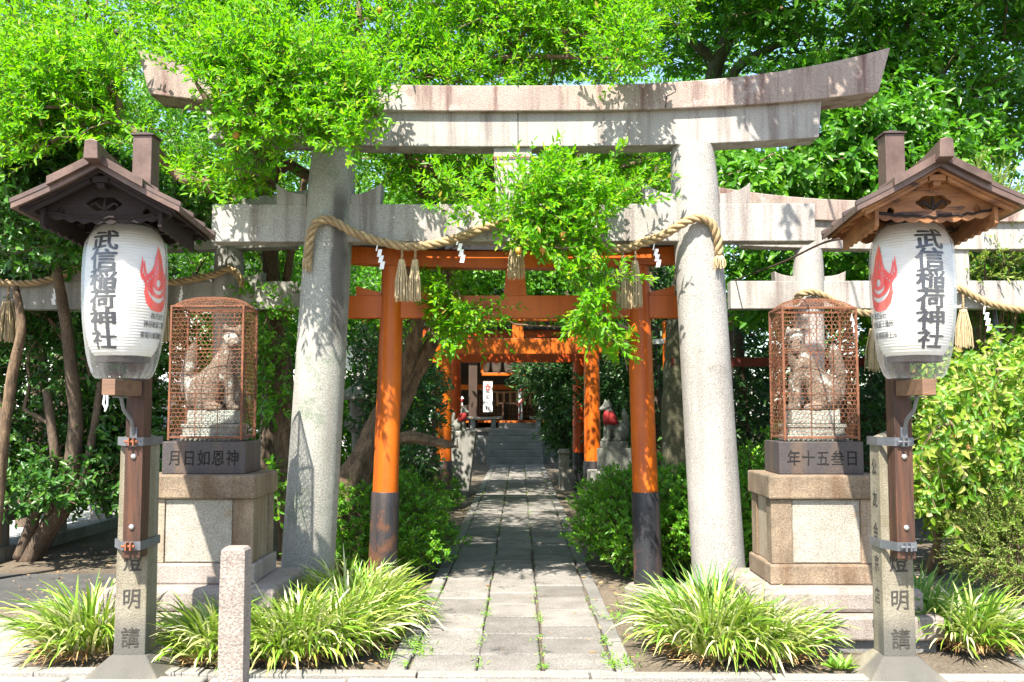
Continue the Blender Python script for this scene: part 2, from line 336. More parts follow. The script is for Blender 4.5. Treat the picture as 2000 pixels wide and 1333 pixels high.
def text_column(text, w_, h, pitch, offset=.02, extrude=0.0, horizontal=False):
    """characters set one below another (or side by side), centred on the origin, each scaled to w x h"""
    out = []; n = len(text)
    for i, ch in enumerate(text):
        me = glyphs(ch, 0, extrude); n0 = len(me.vertices); cp = []
        if offset:
            for q, (ox, oy) in enumerate(((1, .4), (-1, -.4), (.5, -1), (-.5, 1), (0, 0))):
                m2 = me.copy(); m2.transform(Matrix.Translation((ox * offset * .75, oy * offset * .6, .0006 * q))); cp.append(m2)
            bpy.data.meshes.remove(me); me = join_meshes(cp)
        cx, cy = .5, .38
        s = pitch * ((n - 1) / 2 - i)
        for v in me.vertices:
            x = (v.co.x - cx) * w_; y = (v.co.y - cy) * h
            v.co.x, v.co.y = (x - s, y) if horizontal else (x, y + s)
        out.append(me)
    me = join_meshes(out)      # hand-made strokes are never quite straight
    for v in me.vertices:
        q = Vector((v.co.x / w_ * 3.1, v.co.y / h * 3.1, .3)); v.co.x += (noise.noise(q) * .05 + noise.noise(q * 3.7) * .018) * w_; v.co.y += (noise.noise(q + Vector((9, 4, 2))) * .045 + noise.noise(q * 3.7 + Vector((5, 1, 7))) * .018) * h
    return me
def wall_text(me, x, y, z, name, material, parent):
    """lays flat lettering on a face that looks towards -Y"""
    me.transform(Matrix(((1, 0, 0, x), (0, 0, 1, y), (0, 1, 0, z), (0, 0, 0, 1))))
    return link_mesh(name, me, material, parent)

# ------------------------------------------------------------------ foliage helpers
def unit(a): return a / np.maximum(np.linalg.norm(a, axis=-1, keepdims=True), 1e-9)
def leaf_arrays(P, D, Nn, Ln, Wd, curl=.12, droop=.0):
    D = unit(D); S = unit(np.cross(D, Nn)); U = np.cross(S, D)
    n = len(P); Ln = Ln[:, None]; Wd = Wd[:, None]
    V = np.empty((n, 6, 3))
    V[:, 0] = P
    V[:, 1] = P + D * Ln * .35 - S * Wd * .5 + U * Wd * curl
    V[:, 2] = P + D * Ln * .74 - S * Wd * .34 + U * (Wd * curl - Ln * droop * .5)
    V[:, 3] = P + D * Ln - U * Ln * droop
    V[:, 4] = P + D * Ln * .74 + S * Wd * .34 + U * (Wd * curl - Ln * droop * .5)
    V[:, 5] = P + D * Ln * .35 + S * Wd * .5 + U * Wd * curl
    b = np.arange(n)[:, None] * 6
    Q = np.stack([b + np.array([0, 1, 2, 3]), b + np.array([0, 3, 4, 5])], 1).reshape(-1, 4)
    return V.reshape(-1, 3), Q
def shoots(rs, start, dirs, slen, nleaf, L, W, ang=55, droop=.25, up=.8, face=(0, -.35, 0), ldroop=.1, whorl=False):
    """leafy shoots -> leaf verts/quads and thin stem verts/quads"""
    S = len(start); dirs = unit(dirs)
    a = unit(np.cross(dirs, rs.normal(size=(S, 3)))); b = np.cross(dirs, a)
    sl = slen * rs.uniform(.6, 1.25, S)
    k = np.arange(nleaf); t = (k + .6) / nleaf
    if whorl: t = .35 + .65 * t
    t = np.clip(t[None] + rs.normal(0, .03, (S, nleaf)), .05, 1.02)
    pos = start[:, None] + dirs[:, None] * (sl[:, None] * t)[..., None]
    pos[..., 2] -= droop * sl[:, None] * t ** 2
    ph = k[None] * 2.4 + rs.uniform(0, 6.28, (S, 1)) + rs.normal(0, .3, (S, nleaf))
    radial = a[:, None] * np.cos(ph)[..., None] + b[:, None] * np.sin(ph)[..., None]
    al = np.radians(ang + rs.normal(0, 12, (S, nleaf)) - 25 * t)[..., None]
    d = dirs[:, None] * np.cos(al) + radial * np.sin(al); d[..., 2] -= ldroop
    nr = dirs[:, None] * .5 - radial * .25 + np.array([0, 0, up]) + np.array(face) + rs.normal(0, .35, (S, nleaf, 3))
    n = S * nleaf
    V, Q = leaf_arrays(pos.reshape(-1, 3), d.reshape(-1, 3), nr.reshape(-1, 3), L * rs.uniform(.5, 1.3, n), W * rs.uniform(.65, 1.25, n), droop=ldroop)
    # stems: three-sided slivers
    e = start + dirs * sl[:, None]; e[:, 2] -= droop * sl; m_ = start + dirs * sl[:, None] * .5; m_[:, 2] -= droop * sl * .25
    r = .0022
    rings = [p[:, None] + r * q * np.stack([a, -a * .5 + b * .87, -a * .5 - b * .87], 1) for p, q in ((start, 1.3), (m_, 1), (e, .5))]
    TV = np.concatenate(rings, 1).reshape(-1, 3); bb = np.arange(S)[:, None] * 9
    TQ = np.concatenate([bb + np.array([i, (i + 1) % 3, (i + 1) % 3 + 3, i + 3]) + o for o in (0, 3) for i in range(3)], 0)
    return V, Q, TV, TQ
def in_poly(pts, poly):
    x, y = pts[:, 0], pts[:, 1]; ins = np.zeros(len(pts), bool); n = len(poly)
    for i in range(n):
        (x1, y1), (x2, y2) = poly[i], poly[(i + 1) % n]
        c = ((y1 > y) != (y2 > y)) & (x < (x2 - x1) * (y - y1) / ((y2 - y1) or 1e-9) + x1); ins ^= c
    return ins
def vol_poly(rs, poly, Y0, Y1, n):
    """n points in the solid that an outline sweeps between two depths"""
    P = np.array(poly, float); lo, hi = P.min(0), P.max(0); out = []
    while sum(len(o) for o in out) < n:
        q = rs.uniform(lo, hi, (n * 3, 2)); out.append(q[in_poly(q, poly)])
    q = np.concatenate(out)[:n]; Ys = rs.uniform(Y0, Y1, n)
    return np.array([tuple(at(a, b, y)) for (a, b), y in zip(q, Ys)])
def vol_ell(rs, c, r, n, shell=.55):
    d = unit(rs.normal(size=(n, 3))); k = rs.uniform(shell ** 3, 1, n) ** (1 / 3)
    return np.array(c) + d * k[:, None] * np.array(r)

def project(P):
    m = np.array(cam.rotation_euler.to_matrix()); q = (P - np.array([0, 0, 1.5])) @ m
    return np.stack([1000 + F * q[:, 0] / -q[:, 2], 666.5 - F * q[:, 1] / -q[:, 2]], 1)
def grow(rs, trunks, targets, r_tip=.006, sag=.04):
    """limbs from the trunks to every leaf cluster, thicker where they carry more"""
    pos = []; par = []; rad_ = []
    for tr in trunks:
        prev = -1
        for i in range(len(tr) - 1):
            (a, ra), (b, rb) = tr[i], tr[i + 1]; a = np.array(a); b = np.array(b); m = max(1, int(np.linalg.norm(b - a) / .25))
            for j in range(m):
                pos.append(a + (b - a) * j / m); par.append(prev); rad_.append(ra + (rb - ra) * j / m); prev = len(pos) - 1
        pos.append(np.array(tr[-1][0])); par.append(prev); rad_.append(tr[-1][1])
    nt_ = len(pos); pos = [np.array(p, float) for p in pos]
    T0 = np.array(pos); order = np.argsort([np.min(np.linalg.norm(T0 - t, axis=1)) for t in targets])
    chains = []
    for oi in order:
        t = targets[oi]; A = np.array(pos); d = np.linalg.norm(A - t, axis=1) + .15 * np.maximum(0, A[:, 2] - t[2]); j = int(np.argmin(d))
        m = max(2, int(d[j] / .22)); ch = [j]; p0 = pos[j].copy()
        mid = (p0 + t) / 2 + rs.normal(0, .1, 3) * d[j]; mid[2] += sag * d[j]
        for q in range(1, m + 1):
            s = q / m; x = (1 - s) ** 2 * p0 + 2 * s * (1 - s) * mid + s * s * t
            pos.append(x + (rs.normal(0, .012, 3) if q < m else 0)); par.append(ch[-1]); rad_.append(None); ch.append(len(pos) - 1)
        chains.append(ch)
    cnt = np.zeros(len(pos))
    for ch in chains: cnt[ch[-1]] += 1
    for i in range(len(pos) - 1, -1, -1):
        if par[i] >= 0: cnt[par[i]] += cnt[i]
    mb = MB()
    for ch in chains:
        r = [r_tip * max(1, cnt[k]) ** .42 for k in ch]; r[0] = r[1] if len(r) > 1 else r[0]
        mb.tube([pos[k] for k in ch], r, 5, False)
    return mb

def gnarl_tube(path, n=18, amp=.0, seed=0, twist=1.5, step=.06, pipe=.5):
    """trunk with buttress ridges and knots"""
    pts = []; rr = []
    for i in range(len(path) - 1):
        (a, ra), (b, rb) = path[i], path[i + 1]; a = Vector(a); b = Vector(b); m = max(1, int((b - a).length / step))
        for j in range(m): pts.append(a.lerp(b, j / m)); rr.append(ra + (rb - ra) * j / m)
    pts.append(Vector(path[-1][0])); rr.append(path[-1][1])
    for _ in range(4): pts = [pts[0]] + [(pts[i - 1] + pts[i] * 2 + pts[i + 1]) / 4 for i in range(1, len(pts) - 1)] + [pts[-1]]
    mb = MB(); mb.tube(pts, rr, n)
    if amp:
        k = 0
        for i in range(len(pts)):
            for j in range(n):
                v = Vector(mb.v[k]); d = v - pts[i]; a = 2 * math.pi * j / n + twist * i * step
                f = 1 + amp * ((.42 * math.sin(5 * a + seed) + .30 * abs(math.sin(6.5 * a + 1.3 * i * step + seed))) * pipe + noise.noise(Vector((math.cos(a) * 1.3, math.sin(a) * 1.3, i * step * 2.5 + seed))) * 1.1 + .5 * noise.noise(v * 14))
                mb.v[k] = tuple(pts[i] + d * f); k += 1
    return mb

def tree(name, label, cat, base, trunks, vols, leafm, barkm, L, W, nshoot, nleaf, slen, crad, seed, group=None, trunk_amp=.12, outward=None, wire=True,
         droop=.25, ang=55, up=.8, face=(0, -.35, 0), ldroop=.1, whorl=False, trunk_n=12, r_tip=.005, jitter=1.0, crown_name='crown', upbias=.35, edge=9):
    rs = np.random.RandomState(seed)
    root = thing(name, label, cat, base, 0, group)
    tb = MB()
    for i, tr in enumerate(trunks):
        g = gnarl_tube(tr, trunk_n, trunk_amp, seed + i); tb.add(g.v, g.f)
    tk = tb.build('trunk', barkm, root, smooth=True)
    C = []
    for v in vols: C.append(vol_poly(rs, *v[1:]) if v[0] == 'p' else vol_ell(rs, *v[1:]))
    isp = np.concatenate([np.full(len(c), v[0] == 'p') for c, v in zip(C, vols)]); C = np.concatenate(C); cen = C.mean(0) if outward is None else np.array(outward)
    br = grow(rs, trunks, C, r_tip)
    S = len(C) * nshoot; cc = np.repeat(C, nshoot, 0)
    rnd = unit(rs.normal(size=(S, 3))); out = unit(cc - cen)
    start = cc + rnd * crad * rs.uniform(.05, .95, (S, 1)) * jitter
    d = rnd * .9 + out * .45 + np.array([0, 0, upbias]) + np.array(face) * .4
    tip = start + unit(d) * slen * .75; tip[:, 2] -= droop * slen * .5; pj = project(tip) + rs.normal(0, edge, (S, 2)); keep = ~np.repeat(isp, nshoot)
    for v in vols:
        if v[0] == 'p': keep |= in_poly(pj, v[1])
    start, d = start[keep], d[keep]      # a crown keeps the outline its tree has
    V, Q, TV, TQ = shoots(rs, start, d, slen, nleaf, L, W, ang, droop, up, face, ldroop, whorl)
    bv = np.array(br.v).reshape(-1, 3); bf = np.array(br.f).reshape(-1, 4)
    if wire: bv, bf = np.concatenate([bv, TV]), np.concatenate([bf, TQ + len(br.v)])
    link_mesh('branches', np_mesh('branches', bv, bf), barkm if not wire else M['twig'], root)
    link_mesh(crown_name, np_mesh('crown', V, Q), leafm, root)
    return root

def bush(name, label, cat, c, r, nsh, nleaf, L, W, slen, leafm, seed, group=None, droop=.1, whorl=True, lump=.38, ang=60, up=.7):
    rs = np.random.RandomState(seed)
    root = thing(name, label, cat, (c[0], c[1], 0), 0, group)
    d = unit(rs.normal(size=(nsh, 3))); d[:, 2] = np.abs(d[:, 2]) * rs.choice([1, 1, 1, -.3], nsh)
    k = np.array([1 + lump * (noise.noise(Vector(x) * 2.3 + Vector((seed, 0, 0))) + .6 * noise.noise(Vector(x) * 6 + Vector((0, seed, 0)))) for x in d])
    depth = rs.uniform(.72, 1.0, nsh)
    p = np.array(c) + d * (k * depth)[:, None] * np.array(r); ok = p[:, 2] > .03; p = p[ok]; d = d[ok]
    V, Q, TV, TQ = shoots(rs, p, d + rs.normal(0, .45, d.shape) + np.array([0, 0, .35]), slen, nleaf, L, W, ang, droop, up, (0, -.2, 0), .05, whorl)
    link_mesh('foliage', np_mesh('foliage', V, Q), leafm, root)
    b = MB(); rng_ = random.Random(seed)
    for i in range(34):
        q = p[rng_.randrange(len(p))]; s = (c[0] + rng_.uniform(-.25, .25) * r[0], c[1] + rng_.uniform(-.25, .25) * r[1], 0)
        m_ = [(s[j] * .4 + q[j] * .6) + rng_.uniform(-.05, .05) for j in range(3)]
        b.tube([s, m_, q], [.012, .008, .004], 5, False)
    bv = np.concatenate([np.array(b.v), TV]); bf = np.concatenate([np.array(b.f).reshape(-1, 4), TQ + len(b.v)])
    link_mesh('branches', np_mesh('branches', bv, bf), M['twig'], root)
    return root

# ------------------------------------------------------------------ the setting: ground, path, pavement
R = random.Random(5)
def sheet(name, x0, x1, y0, y1, z, m, n=1):
    mb = MB(); mb.add([(x0, y0, z), (x1, y0, z), (x1, y1, z), (x0, y1, z)], [(0, 1, 2, 3)])
    return tag(mb.build(name, m), kind='structure')
sheet('ground', -150, 150, -60, 200, -.03, M['dirt'])
sheet('parking_lot', -40, -5.35, 8.6, 60, -.012, M['concrete'])
def slab_rows(name, material, cols, y0, y1, lo, hi, z=0, gap=.012, h=.05, seed=1, skew=0.0):
    r = random.Random(seed); mb = MB()
    for (x0, x1) in cols:
        y = y0 - r.uniform(0, hi * .7)
        while y < y1:
            l = r.uniform(lo, hi); a = max(y, y0); b = min(y + l, y1); y += l
            if b - a < .08: continue
            dz = z + r.uniform(-.007, .007); g = gap / 2; t = .008; j = [r.uniform(-.009, .009) for _ in range(4)]
            X0, X1, A, B = x0 + g + j[0], x1 - g + j[1], a + g + j[2], b - g + j[3]
            s0, s1 = skew * X0, skew * X1
            v = [(X0, A + s0, dz - h), (X1, A + s1, dz - h), (X1, B + s1, dz - h), (X0, B + s0, dz - h),
                 (X0, A + s0, dz - t), (X1, A + s1, dz - t), (X1, B + s1, dz - t), (X0, B + s0, dz - t),
                 (X0 + t, A + t + s0, dz), (X1 - t, A + t + s1, dz), (X1 - t, B - t + s1, dz), (X0 + t, B - t + s0, dz)]
            f = [(8, 9, 10, 11)] + [(i, (i + 1) % 4, (i + 1) % 4 + 4, i + 4) for i in range(4)] + [(i + 4, (i + 1) % 4 + 4, (i + 1) % 4 + 8, i + 8) for i in range(4)]
            mb.add(v, f)
    return tag(mb.build(name, material), kind='structure')
slab_rows('stone_path', M['path'], [(-.648, -.246), (-.246, .138), (.138, .549)], 5.56, 26.0, .34, .66, seed=3, gap=.014)
slab_rows('path_kerb', M['curb'], [(-.77, -.648), (.549, .672)], 5.56, 26.0, .5, .95, seed=4)
xs = [-7.2 + .78 * i for i in range(19)]
slab_rows('pavement', M['pave'], [(a, a + .78) for a in xs], 1.2, 5.42, .5, .62, z=-.004, seed=6, skew=-.02)
mbk = MB(); x = -7.2
while x < 7:
    l = R.uniform(.7, 1.3); y = 5.445 - .02 * x
    mbk.box(x + .006, x + l - .006, y, y + .11, -.06, .004 + R.uniform(-.004, .003)); x += l
tag(mbk.build('pavement_kerb', M['pave'], bevel=.006), kind='structure')
slab_rows('side_pavement', M['pave'], [(-6.6 + .6 * i, -6 + .6 * i) for i in range(6)], 5.7, 7.0, .5, .8, z=-.012, seed=8)
slab_rows('side_path', M['curb'], [(3.0 + .8 * i, 3.8 + .8 * i) for i in range(5)], 5.75, 9.0, .9, 1.4, z=-.014, seed=9, gap=.01)
sheet('shaded_ground', -6.6, -3.0, 7.42, 8.9, -.024, mat('shaded_ground', (.085, .082, .078), (.05, .048, .045), .9, 3, 8, .35, 90, 0, bump=.7, bscale=70))  # soil in shade at the left; the shade is put into this dark colour

# ------------------------------------------------------------------ stone gates
def stone_torii(name, label, cx, Y, hs_top, hs_bot, r, kas, shi, nuk, zt, rise_t, zb, rise_b, zs, zn, dk, ds, dn, strut, mats, wedge, group=None, plinth=True):
    root = thing(name, label, 'torii', (cx, Y, 0), 0, group)
    mk, ms, mp = mats
    N_ = 28
    top = [(cx + kas[0] * (2 * i / N_ - 1), zt + rise_t * abs(2 * i / N_ - 1) ** 2.9) for i in range(N_ + 1)]
    bot = [(cx + kas[1] * (2 * i / N_ - 1), zb + rise_b * abs(2 * i / N_ - 1) ** 2.6) for i in range(N_ + 1)]
    mb = MB()
    # upper lintel as a run of blocks so that the curve is smooth
    for i in range(N_):
        pass
    n = N_ + 1
    v = [(x, Y - dk, z) for x, z in bot] + [(x, Y - dk - .012, z) for x, z in top] + [(x, Y + dk, z) for x, z in bot] + [(x, Y + dk + .012, z) for x, z in top]
    f = []
    for i in range(N_):
        f += [(i, i + 1, i + 1 + n, i + n), (2 * n + i + 1, 2 * n + i, 3 * n + i, 3 * n + i + 1), (i + n, i + 1 + n, i + 1 + 3 * n, i + 3 * n), (i + 1, i, i + 2 * n, i + 1 + 2 * n)]
    f += [(0, n, 3 * n, 2 * n), (n - 1, 3 * n - 1, 4 * n - 1, 2 * n - 1)]
    mb.add(v, f); mb.build('top_lintel', mk, root, bevel=.008)
    mb = MB()
    tp = [(cx + shi[0] * (2 * i / N_ - 1), zb + .012 + rise_b * abs(shi[0] / kas[1] * (2 * i / N_ - 1)) ** 2.6) for i in range(N_ + 1)]
    bt = [(cx + shi[1] * (2 * i / N_ - 1), zs[0] + zs[1] * abs(2 * i / N_ - 1) ** 2.6) for i in range(N_ + 1)]
    v = [(x, Y - ds, z) for x, z in bt] + [(x, Y - ds, z) for x, z in tp] + [(x, Y + ds, z) for x, z in bt] + [(x, Y + ds, z) for x, z in tp]
    mb.add(v, f); mb.build('second_lintel', ms, root, bevel=.006)
    mb = MB(); mb.box(cx - nuk, cx + nuk, Y - dn, Y + dn, zn[0], zn[1]); mb.build('tie_beam', ms, root, bevel=.008)
    if strut:
        mb = MB(); a, b = strut
        mb.frustum((cx - b, cx + b, Y - dn + .012, Y + dn - .012), zn[1] - .004, (cx - a, cx + a, Y - dn + .004, Y + dn - .004), zs[0] + .012)
        st = mb.build('strut', ms, root, bevel=.006)
    zp = zs[0] + .02
    for s in (-1, 1):
        mb = MB(); pts = []; rr = []
        for k in range(15):
            t = k / 14; z = zp * t; e = 1 + .0 * t
            pts.append((cx + s * (hs_bot + (hs_top - hs_bot) * t), Y, z))
            rr.append(r * (1.07 - .12 * t + (.02 if .80 < t < .93 else 0) - max(0, t - .9) * .9))
        mb.tube(pts, rr, 44); mb.build('pillar', mp if isinstance(mp, bpy.types.Material) else mp[(s + 1) // 2], root, smooth='auto')
        if plinth:
            mb = MB(); R_ = r * 2.0
            mb.lathe([(R_ * 1.0, -.04), (R_ * .98, .03), (R_ * .86, .10), (R_ * .62, .16), (r * .9, .19)], 40, (cx + s * hs_bot, Y, 0)); mb.build('plinth', M['ped_step'], root, smooth=True)
        xp = hs_bot + (hs_top - hs_bot) * zn[1] / zp
        for q in (-1, 1):
            a = r * .90; l = wedge[0]; h0, h1 = wedge[1], wedge[2]; mb = MB()
            out = [(a, 0), (a + l * .96, 0), (a + l, h1), (a + l * .86, h1 * .83), (a + l * .62, h0 + (h1 - h0) * .30), (a + l * .3, h0 * 1.04), (a, h0 * .98)]
            mb.prism([(cx + s * xp + q * x, zn[1] - .003 + z) for x, z in (out if q < 0 else out[::-1])], Y - dn + .006, Y + dn - .006)
            mb.build('wedge', ms, root, bevel=.004)
    return root
main_gate = stone_torii('stone_torii', 'large weathered pinkish grey stone gate spanning the paved path between the two lanterns', -.05, 7.5, 1.442, 1.615, .194,
    (2.985, 2.885), (2.455, 2.425), 2.39, 4.054, .300, 3.851, .145, (3.581, .07), (2.824, 3.125), .17, .115, .09, (.155, .13), (M['granite_pink'], M['granite'], (M['granite_stained'], M['granite_pillar'])), (.245, .085, .175))
for pts in ([(1.245, 4.085), (1.235, 4.00), (1.165, 3.965), (1.155, 3.875)],):
    mb = MB()
    for (xa, za), (xb, zb_) in zip(pts, pts[1:]): mb.tube([(xa, 7.326 + .004 * (za < 3.9), za), (xb, 7.326, zb_)], .0055, 5)
    mb.build('mortar_joint', M['carved_grey'], main_gate)
mb = MB(); mb.box(-.012, -.005, 7.3825, 7.39, 3.59, 3.86); mb.build('mortar_joint', M['carved_grey'], main_gate)
# rusty wire tie on the strut
mb = MB(); zz = 3.50
for a, b in (((-.205, 7.405), (.105, 7.405)), ((.105, 7.405), (.105, 7.595)), ((.105, 7.595), (-.205, 7.595)), ((-.205, 7.595), (-.205, 7.405))):
    mb.tube([(a[0], a[1], zz), (b[0], b[1], zz)], .005, 6)
mb.tube([(-.20, 7.40, 3.5), (-.10, 7.398, 3.14)], .004, 6)
mb.build('wire_tie', M['rustbolt'], main_gate)
for s, side in ((1, 'right'), (-1, 'left')):
    stone_torii('stone_torii', 'smaller grey stone gate set back behind the %s caged fox statue, hung with straw rope' % side, 4.31 * s if s > 0 else -4.33, 9.3, 1.45, 1.52, .155,
        (2.62, 2.50), (2.16, 2.12), 2.24, 3.52, .20, 3.32, .10, (3.06, .04), (2.48, 2.755), .15, .10, .075, (.10, .10),
        ((M['granite_pink'], M['granite'], M['granite_pillar']) if s > 0 else (M['granite_old'],) * 3), (.21, .05, .10), 'side gates of stone')

# ------------------------------------------------------------------ straw ropes
def resample(pts, step):
    pts = [Vector(p) for p in pts]; out = [pts[0]]; acc = 0
    # Catmull-Rom first
    dense = []
    for i in range(len(pts) - 1):
        p0 = pts[max(i - 1, 0)]; p1 = pts[i]; p2 = pts[i + 1]; p3 = pts[min(i + 2, len(pts) - 1)]
        for k in range(12):
            t = k / 12
            dense.append(.5 * ((2 * p1) + (p2 - p0) * t + (2 * p0 - 5 * p1 + 4 * p2 - p3) * t * t + (3 * p1 - p0 - 3 * p2 + p3) * t ** 3))
    dense.append(pts[-1]); out = [dense[0]]
    for a, b in zip(dense, dense[1:]):
        acc += (b - a).length
        if acc >= step: out.append(b); acc = 0
    return out
def twisted(mb, pts, r, pitch, strands=3, n=7, step=.012):
    P = resample(pts, step); u = (P[1] - P[0]).normalized().orthogonal().normalized(); fr = []
    for i in range(len(P)):
        t = (P[min(i + 1, len(P) - 1)] - P[max(i - 1, 0)]).normalized(); u = (u - t * u.dot(t)).normalized(); fr.append((t, u, t.cross(u)))
    for s in range(strands):
        q = []; L = 0
        for i, (t, a, b) in enumerate(fr):
            if i: L += (P[i] - P[i - 1]).length
            ang = 2 * math.pi * (L / pitch + s / strands); q.append(P[i] + (a * math.cos(ang) + b * math.sin(ang)) * r * .56)
        mb.tube(q, r * .49, n)
    return mb
def tassel_mesh(c, zt, zb, r0, r1, n, rnd, cord=.0):
    mb = MB()
    for i in range(n):
        a = rnd.uniform(0, 6.283); k = math.sqrt(rnd.uniform(0, 1)); e = rnd.uniform(-.03, .015)
        p0 = Vector((c[0] + r0 * k * math.cos(a), c[1] + r0 * k * math.sin(a), zt))
        a2 = a + rnd.uniform(-.25, .25)
        p2 = Vector((c[0] + r1 * k * math.cos(a2), c[1] + r1 * k * math.sin(a2), zb + e))
        p1 = (p0 + p2) / 2 + Vector((math.cos(a), math.sin(a), 0)) * r1 * .18 * k
        mb.tube([p0, p1, p2], [.0035, .003, .0022], 4, False)
    mb.lathe([(r0 * 1.12, -.012), (r0 * 1.25, 0), (r0 * 1.12, .012)], 10, (c[0], c[1], zt - .02), False)
    return mb
def straw_rope(label, pts, r, pitch, hang, base, ends=(), group='twisted straw ropes on the stone gates'):
    root = thing('straw_rope', label, 'rope', base, 0, group)
    twisted(MB(), pts, r, pitch).build('rope', M['straw'], root, smooth=True) if 0 else None
    mb = twisted(MB(), pts, r, pitch); rope = mb.build('rope', M['straw'], root, smooth=True)
    rnd = random.Random(int(abs(base[0]) * 100) + 3)
    for (c, zt, zneck, zb, rr) in hang:      # hanging tassels: twisted neck and flared skirt
        tm = tassel_mesh(c, zneck, zb, rr * .36, rr, 110, rnd); tl = tm.build('tassel', M['strawtassel'], root)
        nb = twisted(MB(), [(c[0], c[1], zt), (c[0] + .003, c[1], (zt + zneck) / 2), (c[0], c[1], zneck - .01)], .012, .05, 2, 6, .008)
        nb.build('cord', M['straw'], tl, smooth=True)
    for c, zt, zb, rr in ends:
        tassel_mesh(c, zt, zb, r * .8, rr, 70, rnd).build('frayed_end', M['strawtassel'], root)
    return root
yp = 7.27
RP = [(600, 522, 7.31), (603, 490, 7.29), (608, 455, yp), (620, 434, yp - .01), (642, 429, yp - .01), (665, 440, yp), (690, 454, 7.29), (722, 466, 7.33), (762, 477, 7.35), (802, 482, 7.36), (842, 478, 7.36), (880, 469, 7.36),
      (915, 457, 7.36), (950, 444, 7.36), (985, 434, 7.36), (1010, 431, 7.36), (1040, 436, 7.36), (1085, 452, 7.36), (1140, 472, 7.36), (1190, 484, 7.36), (1225, 485, 7.36), (1262, 472, 7.34), (1298, 458, 7.30), (1328, 440, yp), (1350, 429, yp - .01), (1372, 427, yp - .01),
      (1390, 437, yp), (1400, 462, 7.29), (1404, 488, 7.31), (1405, 502, 7.31)]
def tas(px, y0, yn, yb, Y, rr):
    a, b, c = at(px, y0, Y), at(px, yn, Y), at(px, yb, Y); return ((a.x, a.y), a.z, b.z, c.z, rr)
pe, pf = at(1405, 500, 7.31), at(1405, 521, 7.31); pg, ph = at(600, 505, 7.31), at(599, 524, 7.31)
straw_rope('thick twisted straw rope looped over nails on the big front gate, three sets of tassels', [at(*p) for p in RP], .036, .20,
    [tas(785, 478, 508, 584, 7.36, .058), tas(811, 480, 508, 584, 7.35, .058), tas(1008, 436, 470, 540, 7.36, .075), tas(1216, 484, 510, 598, 7.36, .058), tas(1240, 482, 510, 596, 7.35, .058)], (-.05, 7.36, 2.9),
    [((pe.x, pe.y), pe.z, pf.z, .055), ((pg.x, pg.y), pg.z, ph.z, .035)])
yq = 9.16
straw_rope('straw rope sagging along the stone gate behind the right lantern', [at(*p) for p in [(1553, 592, 9.17), (1560, 578, 9.10), (1583, 571, 9.09), (1606, 577, 9.10), (1640, 596, yq), (1680, 611, yq), (1720, 610, yq), (1780, 592, yq), (1830, 570, yq), (1870, 564, yq), (1900, 578, yq), (1940, 595, yq), (2000, 606, yq), (2080, 604, yq), (2160, 575, 9.1), (2200, 590, 9.1)]], .036, .20,
    [tas(1706, 612, 642, 722, yq, .095), tas(1880, 572, 605, 676, yq, .085)], (4.3, yq, 2.5))
straw_rope('straw rope sagging along the stone gate behind the left lantern', [at(*p) for p in [(475, 560, 9.17), (466, 540, 9.1), (450, 526, 9.09), (430, 533, 9.1), (400, 541, yq), (360, 549, yq), (320, 552, yq), (260, 545, yq), (200, 528, yq), (160, 522, yq), (130, 535, yq), (90, 548, yq), (50, 554, yq), (0, 552, yq), (-60, 545, yq), (-130, 525, 9.1)]], .036, .20,
    [tas(16, 556, 588, 664, yq, .11), tas(322, 556, 590, 664, yq, .085)], (-4.3, yq, 2.5))

def streamer(label, px, y0, y1, Y, seed, lean=1, group='white zigzag paper streamers'):
    a, b = at(px, y0, Y), at(px, y1, Y); h = a.z - b.z; r = random.Random(seed)
    root = thing('paper_streamer', label, 'streamer', (a.x, a.y, b.z), 0, group)
    mb = MB(); s = h / .30; x = 0; z = a.z; wd = .045 * s; t = .0012
    segs = [(.016, .10), (.045, .085), (.048, .085), (.050, .09)]
    yy = a.y
    for k, (w_, l) in enumerate(segs):
        l *= s; w_ *= s; dx = -.018 * s * lean if k % 1 == 0 else 0
        y2 = yy + (.010 if k % 2 else -.010) * s
        v = []
        for o in (0, t): v += [(a.x + x, yy + o, z), (a.x + x + w_, yy + o, z), (a.x + x + w_ + dx, y2 + o, z - l), (a.x + x + dx, y2 + o, z - l)]
        mb.add(v, [(3, 2, 1, 0), (4, 5, 6, 7), (0, 1, 5, 4), (1, 2, 6, 5), (2, 3, 7, 6), (3, 0, 4, 7)])
        x += dx + .020 * s * lean * 1.6; z -= l * .82; yy = y2 + .003
    mb.build('paper', M['paper'], root); twisted(MB(), [(a.x + .005, a.y, a.z + .03), (a.x + .006, a.y, a.z + .01), (a.x + .006, a.y, a.z - .01)], .004, .03, 2, 5, .006).build('string', M['straw'], root)
    return root
streamer('white zigzag paper streamer on the front rope just right of the dark stained pillar', 737, 474, 524, 7.35, 1)
streamer('white zigzag paper streamer on the front rope beside the hanging branch, partly under leaves', 894, 463, 511, 7.35, 2)
streamer('white zigzag paper streamer hanging beside the bright unstained front pillar', 1277, 474, 520, 7.34, 3)
streamer('small white paper streamer half hidden in the leaves above the second tassel pair', 1097, 470, 492, 7.35, 4)
streamer('white paper streamer hanging behind the corner of the right wire cage', 1663, 612, 660, 9.14, 5)
streamer('white paper streamer on the back rope right of the right lantern', 1922, 598, 646, 9.14, 6)
streamer('white paper streamer on the shaded back rope left of the left lantern', 106, 553, 594, 9.14, 7, -1)
streamer('white paper streamer on the shaded back rope above the left wire cage', 353, 558, 590, 9.14, 8, -1)

